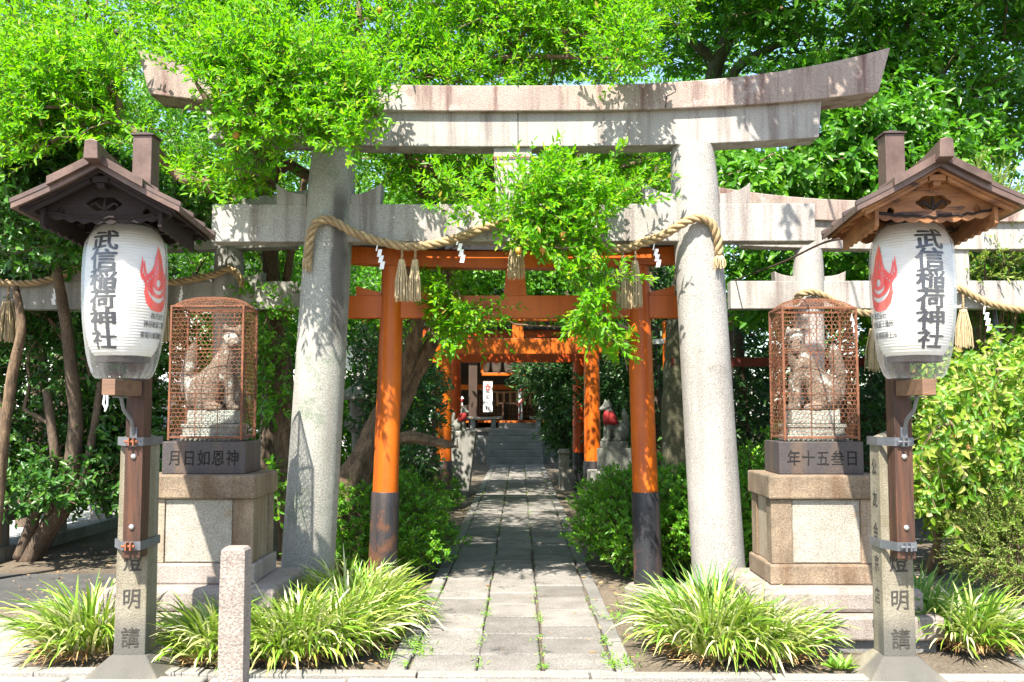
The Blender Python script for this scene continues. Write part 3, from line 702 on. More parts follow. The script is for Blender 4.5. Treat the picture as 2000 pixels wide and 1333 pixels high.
# ------------------------------------------------------------------ vermilion gates
def wood_torii(label, cx, Y, ht, hb, r, nz, bz, cap, nl, bl, sleeve, m, group='vermilion timber gates', disc=True):
    root = thing('vermilion_torii', label, 'torii', (cx, Y, 0), 0, group)
    zp = bz[0] + .02
    for s in (-1, 1):
        mb = MB(); f = lambda z: cx + s * (hb + (ht - hb) * z / zp)
        mb.tube([(f(z), Y, z) for z in (sleeve - .01, 1.2, 1.8, 2.2, zp)], [r * 1.06, r * 1.03, r, r * .97, r * .95], 36)
        p = mb.build('pillar', m, root, smooth='auto')
        mb = MB(); mb.tube([(f(z), Y, z) for z in (-.02, .2, sleeve * .7, sleeve - .012, sleeve)], [r * 1.22, r * 1.2, r * 1.17, r * 1.17, r * 1.13], 36); mb.build('black_sleeve', M['blackworn'], p, smooth='auto')
        if disc:
            mb = MB(); mb.lathe([(r * 2.05, -.03), (r * 2.0, .035), (r * 1.7, .06), (r * 1.1, .065)], 36, (f(0), Y, 0)); mb.build('foot_stone', M['ped_step'], root, smooth='auto')
        xp = hb + (ht - hb) * nz[1] / zp
        for q in (-1, 1):
            mb = MB(); o = [(r * .9, 0), (r + .20, 0), (r + .20, .082), (r * .9, .028)]
            mb.prism([(cx + s * xp + q * x, nz[1] - .002 + z) for x, z in (o if q < 0 else o[::-1])], Y - .042, Y + .042); mb.build('wedge', m, root)
    mb = MB(); mb.box(cx - nl, cx + nl, Y - .05, Y + .05, *nz); mb.build('tie_beam', m, root, bevel=.005)
    mb = MB(); mb.frustum((cx - .095, cx + .095, Y - .045, Y + .045), nz[1] - .003, (cx - .075, cx + .075, Y - .045, Y + .045), bz[0] + .01); mb.build('strut', m, root)
    for nm, z0, z1, d, L, mm in (('top_beam', bz[0], bz[1], .085, bl, m), ('black_cap', bz[1] + .002, cap, .125, bl + .08, M['blackpaint'])):
        n = 20; mb = MB(); v = []
        for (yy, zz, ex) in ((Y - d, z0, 0), (Y - d, z1, .02), (Y + d, z0, 0), (Y + d, z1, .02)):
            for i in range(n + 1):
                u = 2 * i / n - 1; v.append((cx + (L + ex) * u, yy, zz + .07 * abs(u) ** 2.5))
        k = n + 1; f_ = []
        for i in range(n): f_ += [(i, i + 1, i + 1 + k, i + k), (2 * k + i + 1, 2 * k + i, 3 * k + i, 3 * k + i + 1), (i + k, i + 1 + k, i + 1 + 3 * k, i + 3 * k), (i + 1, i, i + 2 * k, i + 1 + 2 * k)]
        f_ += [(0, k, 3 * k, 2 * k), (k - 1, 3 * k - 1, 4 * k - 1, 2 * k - 1)]
        mb.add(v, f_); mb.build(nm, mm, root, bevel=.004)
    return root
wood_torii('bright orange timber gate with black feet, nearest one, directly behind the big stone gate', -.033, 7.93, 1.03, 1.10, .10, (2.262, 2.452), (2.68, 2.82), 2.895, 1.40, 1.62, .82, M['orange'])
wood_torii('orange timber gate dappled with leaf shade, second along the path', -.022, 14.5, 1.13, 1.14, .122, (2.346, 2.582), (2.85, 2.99), 3.07, 1.55, 1.85, .72, M['orange'], disc=False)
wood_torii('red-orange timber gate farthest along the path, right in front of the shrine', -.045, 18.0, 1.175, 1.185, .118, (2.39, 2.57), (2.86, 3.0), 3.08, 1.6, 1.85, .69, M['orange_red'], disc=False)

# ------------------------------------------------------------------ fox statues
def blob_mesh(blobs, voxel, smooth=4):
    mb = MB()
    for b in blobs:
        if len(b) == 2: mb.ball(b[0], b[1], 16)
        elif len(b) == 3: mb.ball(b[0], b[1], 16, b[2])
        else:
            (p, r0, q, r1) = b; p = Vector(p); q = Vector(q); n = max(2, int((q - p).length / (min(r0, r1) * .45)) + 1)
            for i in range(n + 1): mb.ball(p.lerp(q, i / n), r0 + (r1 - r0) * i / n, 12)
    me = mb.mesh('blobs'); o = bpy.data.objects.new('blobs', me); COL.objects.link(o)
    m = o.modifiers.new('r', 'REMESH'); m.mode = 'VOXEL'; m.voxel_size = voxel
    s = o.modifiers.new('s', 'SMOOTH'); s.iterations = smooth; s.factor = .5
    out = bpy.data.meshes.new_from_object(o.evaluated_get(bpy.context.evaluated_depsgraph_get()))
    bpy.data.objects.remove(o); bpy.data.meshes.remove(me); return out
def fox_blobs(face=-1.0, pitch=0.0, ear=.085):
    """seated fox, one unit about 1 m tall x .61; body looks along +X, head turned by face (-1 = towards -Y)"""
    hd = Vector((.105, 0, .525)); fw = Vector((math.cos(math.pi / 2 * face), math.sin(math.pi / 2 * face), -.25 - pitch)).normalized()
    side = Vector((-fw.y, fw.x, 0)).normalized(); up = side.cross(fw) * -1
    if up.z < 0: up = -up
    B = [((-.075, .055, .125), .105, (1.15, .62, 1.15)), ((-.075, -.055, .125), .105, (1.15, .62, 1.15)),
         ((-.085, 0, .15), .115, (.02, 0, .26), .098), ((.02, 0, .26), .098, (.075, 0, .37), .082), ((.075, 0, .37), .08, (.10, 0, .48), .056),
         (hd, .068), (hd + fw * .03 - up * .012, .055, hd + fw * .115 - up * .032, .030), (hd + fw * .118 - up * .028, .025)]
    for s in (-1, 1):
        B += [((.075, s * .045, .33), .052, (.115, s * .045, .17), .036), ((.115, s * .045, .17), .036, (.12, s * .045, .03), .030), ((.145, s * .045, .024), .030, (1.35, .9, .8)),
              ((-.02, s * .085, .03), .036, (.05, s * .085, .026), .030), (hd + side * s * .042 + up * .045, .028, hd + side * s * .052 + up * ear - fw * .008, .011),
              (hd + side * s * .04 + fw * .025 - up * .01, .032)]
    B += [((-.17, 0, .05), .04, (-.20, 0, .15), .046), ((-.20, 0, .15), .046, (-.195, 0, .27), .056), ((-.195, 0, .27), .056, (-.175, 0, .39), .050), ((-.175, 0, .39), .050, (-.160, 0, .48), .014)]
    return B, hd, fw, side, up
FOX = {}
def fox_mesh(key, mirror, face, pitch, voxel=.009):
    B, hd, fw, side, up = fox_blobs(face, pitch); me = blob_mesh(B, voxel)
    eyes = []
    for s in (-1, 1): eyes.append(hd + side * s * .030 + fw * .064 + up * .014)
    nose = hd + fw * .148 - up * .024
    FOX[key] = (eyes, nose)
    if mirror:
        me.transform(Matrix.Scale(-1, 4, (1, 0, 0))); me.flip_normals()
    return me, eyes, nose
def fox_statue(name, label, loc, scale, mirror, face, pitch, m, tiers=(), bib=False, rz=0, voxel=.009, tier_m=None, group=None):
    root = thing(name, label, 'fox statue', loc, rz, group)
    z = 0; tm = tier_m or m
    for (hx, hy, h, kind) in tiers:
        mb = MB()
        if kind == 'skirt':
            n = 12
            mb.box(-hx, hx, -hy, hy, z, z + h * .35); mb.box(-hx * .94, hx * .94, -hy * .94, hy * .94, z + h * .35, z + h * .8); mb.box(-hx, hx, -hy, hy, z + h * .8, z + h)
            for i in range(n): mb.ball((-hx + 2 * hx * (i + .5) / n, -hy, z + h * .15), hx / n * .95, 8)
        else: mb.box(-hx, hx, -hy, hy, z + .002, z + h)
        mb.build('plinth', tm, root, local=True, bevel=.006); z += h
    me, eyes, nose = fox_mesh(label, mirror, face, pitch, voxel)
    T = Matrix.Translation((0, 0, z - .008)) @ Matrix.Scale(scale, 4); me.transform(T)
    body = link_mesh('fox_body', me, m, root, local=True, smooth=True)
    mb = MB()
    for p in eyes + [nose]:
        q = T @ Vector((-p.x if mirror else p.x, p.y, p.z)); mb.ball(q, (.010 if p is not nose else .011) * scale, 8)
    mb.build('face', M['carved'] if not bib else M['ink'], body, local=True, smooth=True)
    if bib:
        mb = MB(); s = -1 if mirror else 1; n = 14; v = []
        for j, (zz, rr, fl) in enumerate(((.445, .076, 0), (.40, .105, .01), (.33, .125, .02), (.25, .130, .03))):
            for i in range(n + 1):
                a = -1.9 + 3.8 * i / n; cx_ = .085 - .02 * j
                v.append(tuple(T @ Vector((s * (cx_ + rr * math.cos(a)), rr * .95 * math.sin(a), zz + .006 * math.sin(i * 1.9)))))
        k = n + 1; mb.add(v, [(j * k + i, j * k + i + 1, (j + 1) * k + i + 1, (j + 1) * k + i) for j in range(3) for i in range(n)])
        b = mb.build('bib', M['redcloth'], body, local=True, smooth=True)
        so = b.modifiers.new('thick', 'SOLIDIFY'); so.thickness = .006
    return root

# ------------------------------------------------------------------ inscribed pedestals, wire cages, caged foxes
def hex_edges(W, H, c):
    E_ = []; dx = c * math.sqrt(3) / 2; r = c / 2; row = 0; y = -r
    a = c / math.sqrt(3)
    nx = int(W / c) + 3; ny = int(H / (a * 1.5)) + 3
    for j in range(-1, ny):
        for i in range(-1, nx):
            x = i * c + (c / 2 if j % 2 else 0); y = j * a * 1.5
            V6 = [(x + a * math.cos(math.pi / 6 + k * math.pi / 3), y + a * math.sin(math.pi / 6 + k * math.pi / 3)) for k in range(3)] + [(x - c / 2, y + a / 2)]
            p = [(x + c / 2, y - a / 2), (x + c / 2, y + a / 2), (x, y + a), (x - c / 2, y + a / 2)]
            for k in range(3): E_.append((p[k], p[k + 1]))
    out = []
    for (a_, b_) in E_:
        def ins(p): return -1e-6 <= p[0] <= W + 1e-6 and -1e-6 <= p[1] <= H + 1e-6
        if ins(a_) and ins(b_): out.append((a_, b_))
        elif ins(a_) or ins(b_):
            q, o = (a_, b_) if ins(a_) else (b_, a_)
            out.append((q, (min(max(o[0], 0), W), min(max(o[1], 0), H))))
    return out
def wire_cage(label, cx, y0, y1, hx, z0, z1, seed):
    root = thing('wire_cage', label, 'cage', (cx, (y0 + y1) / 2, z0), 0, 'rusty wire cages over fox statues')
    r = .0075; mb = MB(); D = y1 - y0
    for x in (cx - hx, cx + hx):
        for y in (y0, y1): mb.box(x - r, x + r, y - r, y + r, z0 - .012, z1 + .004)
    for z in (z0 + .01, z1):
        for y in (y0, y1): mb.box(cx - hx + r, cx + hx - r, y - r * .9, y + r * .9, z - r, z + r)
        for x in (cx - hx, cx + hx): mb.box(x - r * .9, x + r * .9, y0 + r, y1 - r, z - r, z + r)
    mb.build('frame', M['rust'], root, bevel=.002)
    mb = MB(); h = z1 - z0
    for z in (z0 + h * .34, z0 + h * .67):
        for y in (y0, y1): mb.tube([(cx - hx, y, z), (cx + hx, y, z)], .003, 5)
        for x in (cx - hx, cx + hx): mb.tube([(x, y0, z), (x, y1, z)], .003, 5)
    for x in (cx - hx * .28, cx + hx * .34):
        for y in (y0, y1): mb.tube([(x, y, z0), (x, y, z1)], .003, 5)
    mb.build('tie_wires', M['rust'], root)
    mb = MB(); rn = random.Random(seed); c = .0315; wr = .0017
    def bulge(u, v): return .015 * noise.noise(Vector((u * 4, v * 4, seed))) + .006 * noise.noise(Vector((u * 11, v * 11, seed + 3))) + rn.uniform(-.0018, .0018)
    def put(fn, W, H):
        for a, b in hex_edges(W, H, c):
            A, B = fn(*a), fn(*b); mb.tube([A, B], wr, 3, False)
    for y, s in ((y0, -1), (y1, 1)): put(lambda u, v: Vector((cx - hx + u, y + s * (.004 + bulge(u, v)), z0 + v)), 2 * hx, h)
    for x, s in ((cx - hx, -1), (cx + hx, 1)): put(lambda u, v: Vector((x + s * (.004 + bulge(u, v)), y0 + u, z0 + v)), D, h)
    def dome(u, v):
        a = min(1, max(0, u / (2 * hx))); b = min(1, max(0, v / D)); k = (1 - abs(2 * a - 1) ** 3) * (1 - abs(2 * b - 1) ** 3)
        return Vector((cx - hx + u, y0 + v, z1 + .075 * k ** .6 + rn.uniform(-.004, .004)))
    c = .022; put(dome, 2 * hx, D)
    mb.build('wire_mesh', M['rust'], root)
    return root
def pedestal(label, cx, text, flip):
    root = thing('stone_pedestal', label, 'pedestal', (cx, 6.64, 0), 0, 'stepped stone pedestals of the caged foxes')
    def bx(nm, hx, ya, yb, z0, z1, m, bev=.008):
        mb = MB(); mb.box(cx - hx, cx + hx, ya, yb, z0, z1); return mb.build(nm, m, root, bevel=bev)
    bx('footing', .60, 6.13, 7.14, -.05, .05, M['steps'], .01)
    bx('lower_step', .635, 6.08, 7.18, .05, .195, M['ped_step'], .014)
    bx('upper_step', .558, 6.19, 7.07, .196, .345, M['ped_step'], .03)
    bx('base_course', .385, 6.345, 6.935, .346, .478, M['ped_brown'] if flip else M['ped_step'], .012)
    bx('body', .352, 6.39, 6.895, .479, .905, M['ped_stone'], .004)
    for s in (-1, 1):
        for (ya, yb) in ((6.375, 6.505), (6.78, 6.908)):
            mb = MB(); xa, xb = sorted((cx + s * .366, cx + s * .228)); mb.box(xa, xb, ya, yb, .480, .903)
            mb.build('pilaster', M['ped_brown'] if s * (1 if flip else -1) < 0 else M['ped_stone'], root, bevel=.005)
    mb = MB(); mb.box(cx - .222, cx + .222, 6.380, 6.392, .486, .898); mb.build('panel', M['ped_panel'], root, bevel=.005)
    bx('cap_slab', .385, 6.345, 6.935, .906, 1.062, M['ped_brown'] if flip else M['ped_brown'], .012)
    blk = bx('inscribed_block', .285, 6.45, 6.83, 1.063, 1.282, M['basalt'], .006)
    me = text_column(text, .092, .112, .098, .016, .0012, True)
    wall_text(me, cx + (.01 if flip else 0), 6.4492, 1.172, 'inscription', M['carved'], blk)
    return root
pedestal('stepped stone pedestal under the left caged fox, its inscribed block in shade', -2.14, '月日如恩神', False)
pedestal('stepped stone pedestal under the right caged fox, stained orange brown in full sun', 2.04, '年十五叁日', True)
wire_cage('rusty chicken wire cage standing on the left inscribed block', -2.145, 6.475, 6.81, .248, 1.30, 2.21, 1)
wire_cage('rusty chicken wire cage standing on the right inscribed block', 2.055, 6.475, 6.81, .25, 1.30, 2.195, 2)
tiers = [(.20, .125, .115, 'skirt'), (.165, .105, .095, '')]
fox_statue('fox_statue', 'weathered stone fox with turned head sitting inside the left wire cage', (-2.13, 6.645, 1.284), 1.0, False, -.72, .05, M['foxstone'], tiers, tier_m=M['lichen'], group='stone fox statues')
fox_statue('fox_statue', 'weathered stone fox looking down inside the right wire cage', (2.04, 6.645, 1.284), .99, True, -.9, .75, M['foxstone'], tiers, tier_m=M['lichen'], group='stone fox statues')

# ------------------------------------------------------------------ lantern posts
def emblem_outline(w_=1.0, h=1.0):
    half = [(0, -.5), (.19, -.475), (.33, -.385), (.395, -.24), (.385, -.10), (.41, -.065), (.48, -.01), (.50, .08), (.475, .20), (.455, .31), (.425, .19), (.40, .25), (.375, .12), (.335, .04), (.27, .075), (.20, .13), (.15, .21), (.115, .32), (.065, .40), (.04, .44), (0, .5)]
    out = [(x * w_, y * h) for x, y in half] + [(-x * w_, y * h) for x, y in half[-2:0:-1]]
    def arc(r0, r1, a0, a1, cy, n=16):
        o = []
        for i in range(n + 1): a = a0 + (a1 - a0) * i / n; o.append((r1 * math.cos(a) * w_, cy * h + r1 * math.sin(a) * h * .8))
        for i in range(n, -1, -1):
            a = a0 + (a1 - a0) * i / n; k = math.sin(math.pi * i / n); rr = r1 - (r1 - r0) * k; 
            if 0 < i < n: o.append((rr * math.cos(a) * w_, cy * h + rr * math.sin(a) * h * .8))
        return o
    holes = [[(.07 * w_ * math.cos(a), -.07 * h + .058 * h * math.sin(a)) for a in [2 * math.pi * i / 14 for i in range(14)]],
             arc(.14, .21, rad(190), rad(355), -.07), arc(.26, .345, rad(195), rad(352), -.085)]
    for s in (-1, 1):
        for (x, y, l) in ((.05, .14, .17), (.43, .07, .13), (.39, .03, .07)):
            holes.append([(s * (x - .012) * w_, y * h), (s * (x + .004) * w_, (y - .03) * h), (s * (x + .016) * w_, y * h), (s * x * w_, (y + l) * h)])
        for (x, y) in ((.12, .10), (.19, .055), (.26, .01), (.32, -.03)):
            holes.append([((s * x + .018 * math.cos(a)) * w_, (y - .03 + .018 * math.sin(a)) * h) for a in [k * math.pi / 3 for k in range(6)]])
    return [out] + holes
def cloud_oval(cx, cz, a, b, n=40):
    return [(cx + a * math.cos(t) * (1 + .06 * math.cos(6 * t)), cz + b * math.sin(t) * (1 + .10 * math.cos(6 * t))) for t in [2 * math.pi * i / n for i in range(n)]]
PROF = [(.10, .728), (.135, .722), (.158, .705), (.178, .68), (.192, .65), (.2015, .61), (.207, .55), (.2095, .47), (.2095, .36), (.206, .26), (.200, .18), (.190, .11), (.176, .055), (.158, .018), (.14, 0)]
def prof_r(z):
    P = PROF[::-1]
    for (r0, z0), (r1, z1) in zip(P, P[1:]):
        if z0 <= z <= z1: return r0 + (r1 - r0) * (z - z0) / (z1 - z0)
    return P[0][0] if z < 0 else P[-1][0]

def lantern_post(m, cx, side, gable_m, stone_x):
    # --- carved stone post
    st = thing('stone_post', 'carved square stone post with the %s lantern beam strapped to it' % side, 'post', (stone_x, 5.61, 0), 0, 'carved stone lantern posts')
    mb = MB(); mb.frustum((stone_x - .24, stone_x + .24, 5.35, 5.82), -.03, (stone_x - .10, stone_x + .10, 5.487, 5.675), .105); mb.build('foot', M['post_stone'], st, bevel=.008)
    mb = MB(); mb.frustum((stone_x - .091, stone_x + .091, 5.497, 5.663), .10, (stone_x - .087, stone_x + .087, 5.505, 5.655), 1.33); mb.build('shaft', M['post_stone'], st, bevel=.006)
    mb = MB(); mb.frustum((stone_x - .088, stone_x + .088, 5.503, 5.657), 1.3302, (stone_x - .012, stone_x + .012, 5.57, 5.59), 1.375); mb.build('pyramid_top', M['post_stone'], st, bevel=.004)
    for ch, z in (('燈', .63), ('明', .42), ('講', .20)):
        me = text_column(ch, .115, .12, .1, .012, .0012); wall_text(me, stone_x + .005, 5.4958 + .0065 * (z - .1), z, 'carved_character', M['carved_grey'], st)
    if m > 0:
        me = text_column('公友会京店', .075, .10, .185, .006, .001)
        me.transform(Matrix(((0, 0, 1, stone_x - .0905), (-1, 0, 0, 5.58), (0, 1, 0, .80), (0, 0, 0, 1)))); link_mesh('carved_character', me, M['carved_grey'], st)
    # --- wooden post with roof
    rt = thing('lantern_post', 'tall wooden post on the %s carrying a small copper gable roof' % side, 'post', (cx, 5.44, 0), 0, 'wooden lantern posts')
    h = .051
    mb = MB(); mb.box(cx - h, cx + h, 5.378, 5.494, .665, 2.74); mb.build('beam', M['woodpost'], rt, bevel=.004)
    mb = MB(); mb.box(cx - h - .004, cx + h + .004, 5.374, 5.498, 2.741, 3.085); mb.build('copper_sleeve', M['copper'], rt, bevel=.003)
    mb = MB(); mb.frustum((cx - h - .016, cx + h + .016, 5.362, 5.510), 3.086, (cx - h - .016, cx + h + .016, 5.362, 5.510), 3.094); mb.frustum((cx - h - .012, cx + h + .012, 5.366, 5.506), 3.094, (cx - .012, cx + .012, 5.42, 5.45), 3.118); mb.build('post_cap', M['copper_dark'], rt)
    for z in (.735, 1.318):
        P = [(cx - h, 5.3775), (cx + h, 5.3775), (stone_x + .093, 5.497), (stone_x + .093, 5.665), (stone_x - .093, 5.665), (stone_x - .093, 5.497)]
        c_ = Vector((sum(p[0] for p in P) / 6, sum(p[1] for p in P) / 6)); mb = MB(); n = 6; v = []
        for zz in (z - .024, z + .024):
            for o in (0, .007):
                for p in P:
                    d = (Vector(p) - c_); d.normalize(); v.append((p[0] + d.x * o, p[1] + d.y * o, zz))
        f = []
        for i in range(n):
            j = (i + 1) % n; f += [(n + i, n + j, 3 * n + j, 3 * n + i), (j, i, 2 * n + i, 2 * n + j), (i, j, n + j, n + i), (2 * n + j, 2 * n + i, 3 * n + i, 3 * n + j)]
        mb.add(v, f); b = mb.build('steel_band', M['steel'], rt)
        mb = MB(); mb.tube([(cx - .045, 5.352, z), (cx + .03, 5.352, z)], .008, 8); mb.box(cx - .02, cx - .012, 5.335, 5.372, z - .022, z + .022); mb.box(cx + .006, cx + .014, 5.335, 5.372, z - .022, z + .022); mb.build('clamp_bolt', M['rustbolt'] if m < 0 else M['steel'], b)
    for z in (.84, 1.235):
        mb = MB(); mb.lathe([(.016, 0), (.016, .004), (.011, .012), (.0, .016)], 14, (0, 0, 0), False)
        mb.v = [(cx + x, 5.377 - z_, z + y) for x, y, z_ in mb.v]; mb.build('bolt', M['bolt'], rt, smooth=True)
    # beam under the lantern and its metal brace
    mb = MB(); mb.box(cx - .036, cx + .036, 5.02, 5.377, 1.575, 1.662); mb.build('lantern_shelf', M['woodblock'], rt, bevel=.003)
    mb = MB(); mb.tube([(cx + .0, 5.18, 1.571), (cx, 5.22, 1.50), (cx, 5.33, 1.44), (cx, 5.372, 1.36)], .011, 8); mb.box(cx - .02, cx + .02, 5.366, 5.377, 1.29, 1.40); mb.box(cx - .02, cx + .02, 5.12, 5.24, 1.562, 1.571); mb.build('brace', M['steel'], rt, smooth='auto')
    if m < 0:
        mb = MB(); mb.tube([(cx - .01, 5.0, 1.575), (cx - .015, 5.0, 1.53), (cx, 5.0, 1.50)], .006, 5); mb.tube([(cx + .005, 5.0, 1.575), (cx + .006, 5.0, 1.52), (cx - .006, 5.0, 1.49)], .005, 5); mb.build('tied_cord', M['plasticwhite'], rt)
    # --- roof, turned a little inwards, built in the roof's own frame and then set on the post
    TR = Matrix.Translation((cx + m * .05, 5.44, 0)) @ Matrix.Rotation(rad(-6 * m), 4, 'Z')
    def put(mb, nm, material, par, bevel=0, smooth=False):
        mb.v = [tuple(TR @ Vector(p)) for p in mb.v]; return mb.build(nm, material, par, bevel=bevel, smooth=smooth)
    y0, y1 = -.69, .17; W = .415
    def slope(u): return 2.766 - .222 * (u / W) + .030 * ((u / W) ** 2 - u / W)
    def slab(mb, s, ua, ub, ya, yb, lift, t, n=6):
        q = [(ua + (ub - ua) * i / n) for i in range(n + 1)]
        poly = [(s * u, slope(u) + lift) for u in q] + [(s * u, slope(u) + lift - t) for u in q[::-1]]
        mb.prism(poly if s > 0 else poly[::-1], ya, yb)
    roof = None
    mb = MB()
    for s in (-1, 1): slab(mb, s, .0, W, y0, y1, .0, .030)
    roof = put(mb, 'roof', M['copper'], rt)
    mb = MB()
    for s in (-1, 1): slab(mb, s, .0, .235, y0 - .03, y1 + .01, .044, .043)
    put(mb, 'upper_sheet', M['copper'], roof)
    for s in (-1, 1):
        for yb in (y0 + .012, -.40, -.12, y1 - .03): mb = MB(); slab(mb, s, .237, W + .006, yb - .016, yb + .016, .024, .023); put(mb, 'batten', M['copper_dark'], roof)
        for yb in (-.40, -.12): mb = MB(); slab(mb, s, .05, .232, yb - .014, yb + .014, .062, .018); put(mb, 'batten', M['copper_dark'], roof)
    mb = MB(); ya, yb = y0 - .10, y1 + .08
    v = []
    for i in range(9):
        t = i / 8; y = ya + (yb - ya) * t; lift = .022 * max(0, 1 - t * 2.6) ** 2
        v += [(-.036, y, 2.745 + lift * .5), (.036, y, 2.745 + lift * .5), (.031, y, 2.825 + lift), (0, y, 2.835 + lift), (-.031, y, 2.825 + lift)]
    f = [(0, 1, 2, 3, 4), tuple(range(44, 39, -1))] + [(i * 5 + (k + 1) % 5, i * 5 + k, i * 5 + 5 + k, i * 5 + 5 + (k + 1) % 5) for i in range(8) for k in range(5)]
    mb.add(v, f); put(mb, 'ridge', M['copper'], roof, .003)
    # soffit boards and rafters
    sm = gable_m
    mb = MB()
    for s in (-1, 1):
        slab(mb, s, .0, W - .03, y0 + .03, y1 - .02, -.032, .014)
        for yb in (y0 + .06, -.34, -.12, .12): slab(mb, s, .05, W - .05, yb - .014, yb + .014, -.047, .02)
    put(mb, 'soffit', sm, rt)
    # gable boards with scalloped edge and pierced motif
    for yb, full in ((-.55, True), (.10, False)):
        lo = []; n = 10; hw = .35
        def low(u): return 2.492 - .012 * (1 - abs(u)) + .035 * abs(u) ** 3
        for i in range(n):
            u0 = -1 + 2 * i / n; u1 = -1 + 2 * (i + 1) / n
            for k in range(6):
                t = k / 6; u = u0 + (u1 - u0) * t; lo.append((u * hw, low(u) - .014 * math.sin(math.pi * t)))
        lo.append((hw, low(1)))
        up = [(u, slope(abs(u)) - .048) for u in (hw, .28, .2, .1, 0, -.1, -.2, -.28, -hw)]
        holes = []
        if full:
            c0 = cloud_oval(0, 2.575, .086, .038); holes.append(c0)
            for s in (-1, 1):
                holes.append([(s * .215 + .019 * math.cos(a) * (1 if math.sin(a) < .3 else .75), 2.537 + .020 * math.sin(a)) for a in [2 * math.pi * i / 12 for i in range(12)]])
        me = shape2d([lo + up] + holes, .011)
        me.transform(Matrix(((1, 0, 0, 0), (0, 0, 1, yb), (0, 1, 0, 0), (0, 0, 0, 1)))); me.transform(TR)
        g = link_mesh('gable_board', me, gable_m, rt)
        if full:
            mb = MB()
            # fleur inside the piercing and raised scroll edges
            for s in (-1, 1):
                mb.tube([(s * .002, yb - .003, 2.543), (s * .02, yb - .003, 2.558), (s * .045, yb - .003, 2.580), (s * .066, yb - .003, 2.572), (s * .062, yb - .003, 2.560)], [.008, .010, .009, .007, .004], 6)
                mb.tube([(s * (hw * .95) * i / 12, yb - .013, low(i / 12 * .95) + .012 + .012 * abs(math.sin(i * 1.3))) for i in range(13)], .007, 6)
            mb.tube([(0, yb - .003, 2.533), (0, yb - .003, 2.568), (0, yb - .003, 2.61)], [.012, .011, .003], 8)
            put(mb, 'scrollwork', M['wooddark'], g, smooth=True)
    for s in (-1, 1):   # scalloped boards along the eaves
        mb = MB(); n = 7; ya, yb = -.60, .12; lo = []
        for i in range(n):
            for k in range(6): t = k / 6; lo.append((ya + (yb - ya) * (i + t) / n, 2.452 - .016 * math.sin(math.pi * t)))
        lo.append((yb, 2.452)); poly = lo + [(yb, 2.54), (ya, 2.54)]
        x0 = s * .295; nn = len(poly)
        v = [(x0 - .009, y, z) for y, z in poly] + [(x0 + .009, y, z) for y, z in poly]
        mb.add(v, [tuple(range(nn - 1, -1, -1)), tuple(range(nn, 2 * nn))] + [(i, (i + 1) % nn, (i + 1) % nn + nn, i + nn) for i in range(nn)])
        put(mb, 'eave_board', gable_m, rt)
    mb = MB(); mb.box(-.042, .042, y0 + .05, -.05, 2.672, 2.705); mb.box(-.02, .02, y0 + .06, -.05, 2.645, 2.671); put(mb, 'ridge_beam', gable_m, rt, .004)
    mb = MB(); mb.box(-.28, .28, -.02, .02, 2.52, 2.58); mb.box(-.03, .03, -.50, -.021, 2.531, 2.565); put(mb, 'cross_beam', gable_m, rt, .004)
    # --- paper lantern
    lx, ly, lz = cx + .005 * m, 5.21, 1.787
    ln = thing('paper_lantern', 'big white paper lantern in clear plastic under the %s post roof' % side, 'lantern', (lx, ly, lz - .12), 0, 'big paper lanterns')
    ribs = 46; pr = []
    for i in range(ribs * 5 + 1):
        z = .728 * i / (ribs * 5); ph = (i % 5) / 5; pr.append((prof_r(z) - .0028 * (1 - math.sin(math.pi * ph)) , z))
    mb = MB(); mb.lathe(pr, 72, (lx, ly, lz), False, lambda a, t: .0022 * noise.noise(Vector((math.cos(a) * 2, math.sin(a) * 2, t * 9 + m)))); mb.build('paper_body', M['lantern_paper'], ln, smooth=True)
    mb = MB(); mb.lathe([(.128, -.03), (.142, -.03), (.142, .012), (.128, .012)], 40, (lx, ly, lz), False); mb.lathe([(.095, .715), (.11, .715), (.11, .752), (.095, .752), (.02, .752)], 32, (lx, ly, lz), False)
    mb.tube([(lx, ly, lz + .75), (lx, ly, lz + .80)], .008, 8); mb.build('hoop', M['wooddark'], ln, smooth='auto')
    def wrap(me, a0, zc, nm, material, off=.0022):
        subdiv_x(me, .012)
        for v in me.vertices:
            z = zc + v.co.y; r = prof_r(z - lz) + off; off_ = off + v.co.z * .4; r += off_ - off; a = a0 + v.co.x / .21
            v.co = (lx + r * math.sin(a), ly - r * math.cos(a), z)
        return link_mesh(nm, me, material, ln)
    wrap(text_column('武信稲荷神社', .172, .116, .1065, .036), rad(-11 if m < 0 else 5), 2.142, 'lettering', M['ink'])
    wrap(shape2d(emblem_outline(.245, .37)), rad(-m * 76), 2.215, 'flame_emblem', M['emblem'])
    for txt, z in (('株式会社', 2.008), ('神谷紙器工業所', 1.962), ('東堀川蛸薬師上ル', 1.902)):
        n = len(txt); wrap(text_column(txt, .030, .038, .029, .012, 0, True), rad(-m * 79), z, 'small_lettering', M['ink'])
    sd = 3 if m > 0 else 8
    def wob(a, t): return max(0, t - .0) * 0 + .004 * noise.noise(Vector((math.cos(a) * 3, math.sin(a) * 3, t * 2 + sd))) + (max(0, .30 - t) / .30) * .016 * noise.noise(Vector((math.cos(a) * 7, math.sin(a) * 7, t * 1.5 + sd)))
    pp = [(.135, -.118), (.150, -.105), (.162, -.085), (.178, -.04), (.192, .02), (.203, .10)] + [(prof_r(.728 * k / 14) + .014, .728 * k / 14) for k in range(4, 13)] + [(.165, .718), (.12, .742), (.05, .752)]
    mb = MB(); mb.lathe(pp, 96, (lx, ly, lz), False, wob); mb.build('plastic_cover', M['plastic'], ln, smooth=True)
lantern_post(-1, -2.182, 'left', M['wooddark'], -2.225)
lantern_post(1, 2.165, 'right', M['woodwarm'], 2.160)

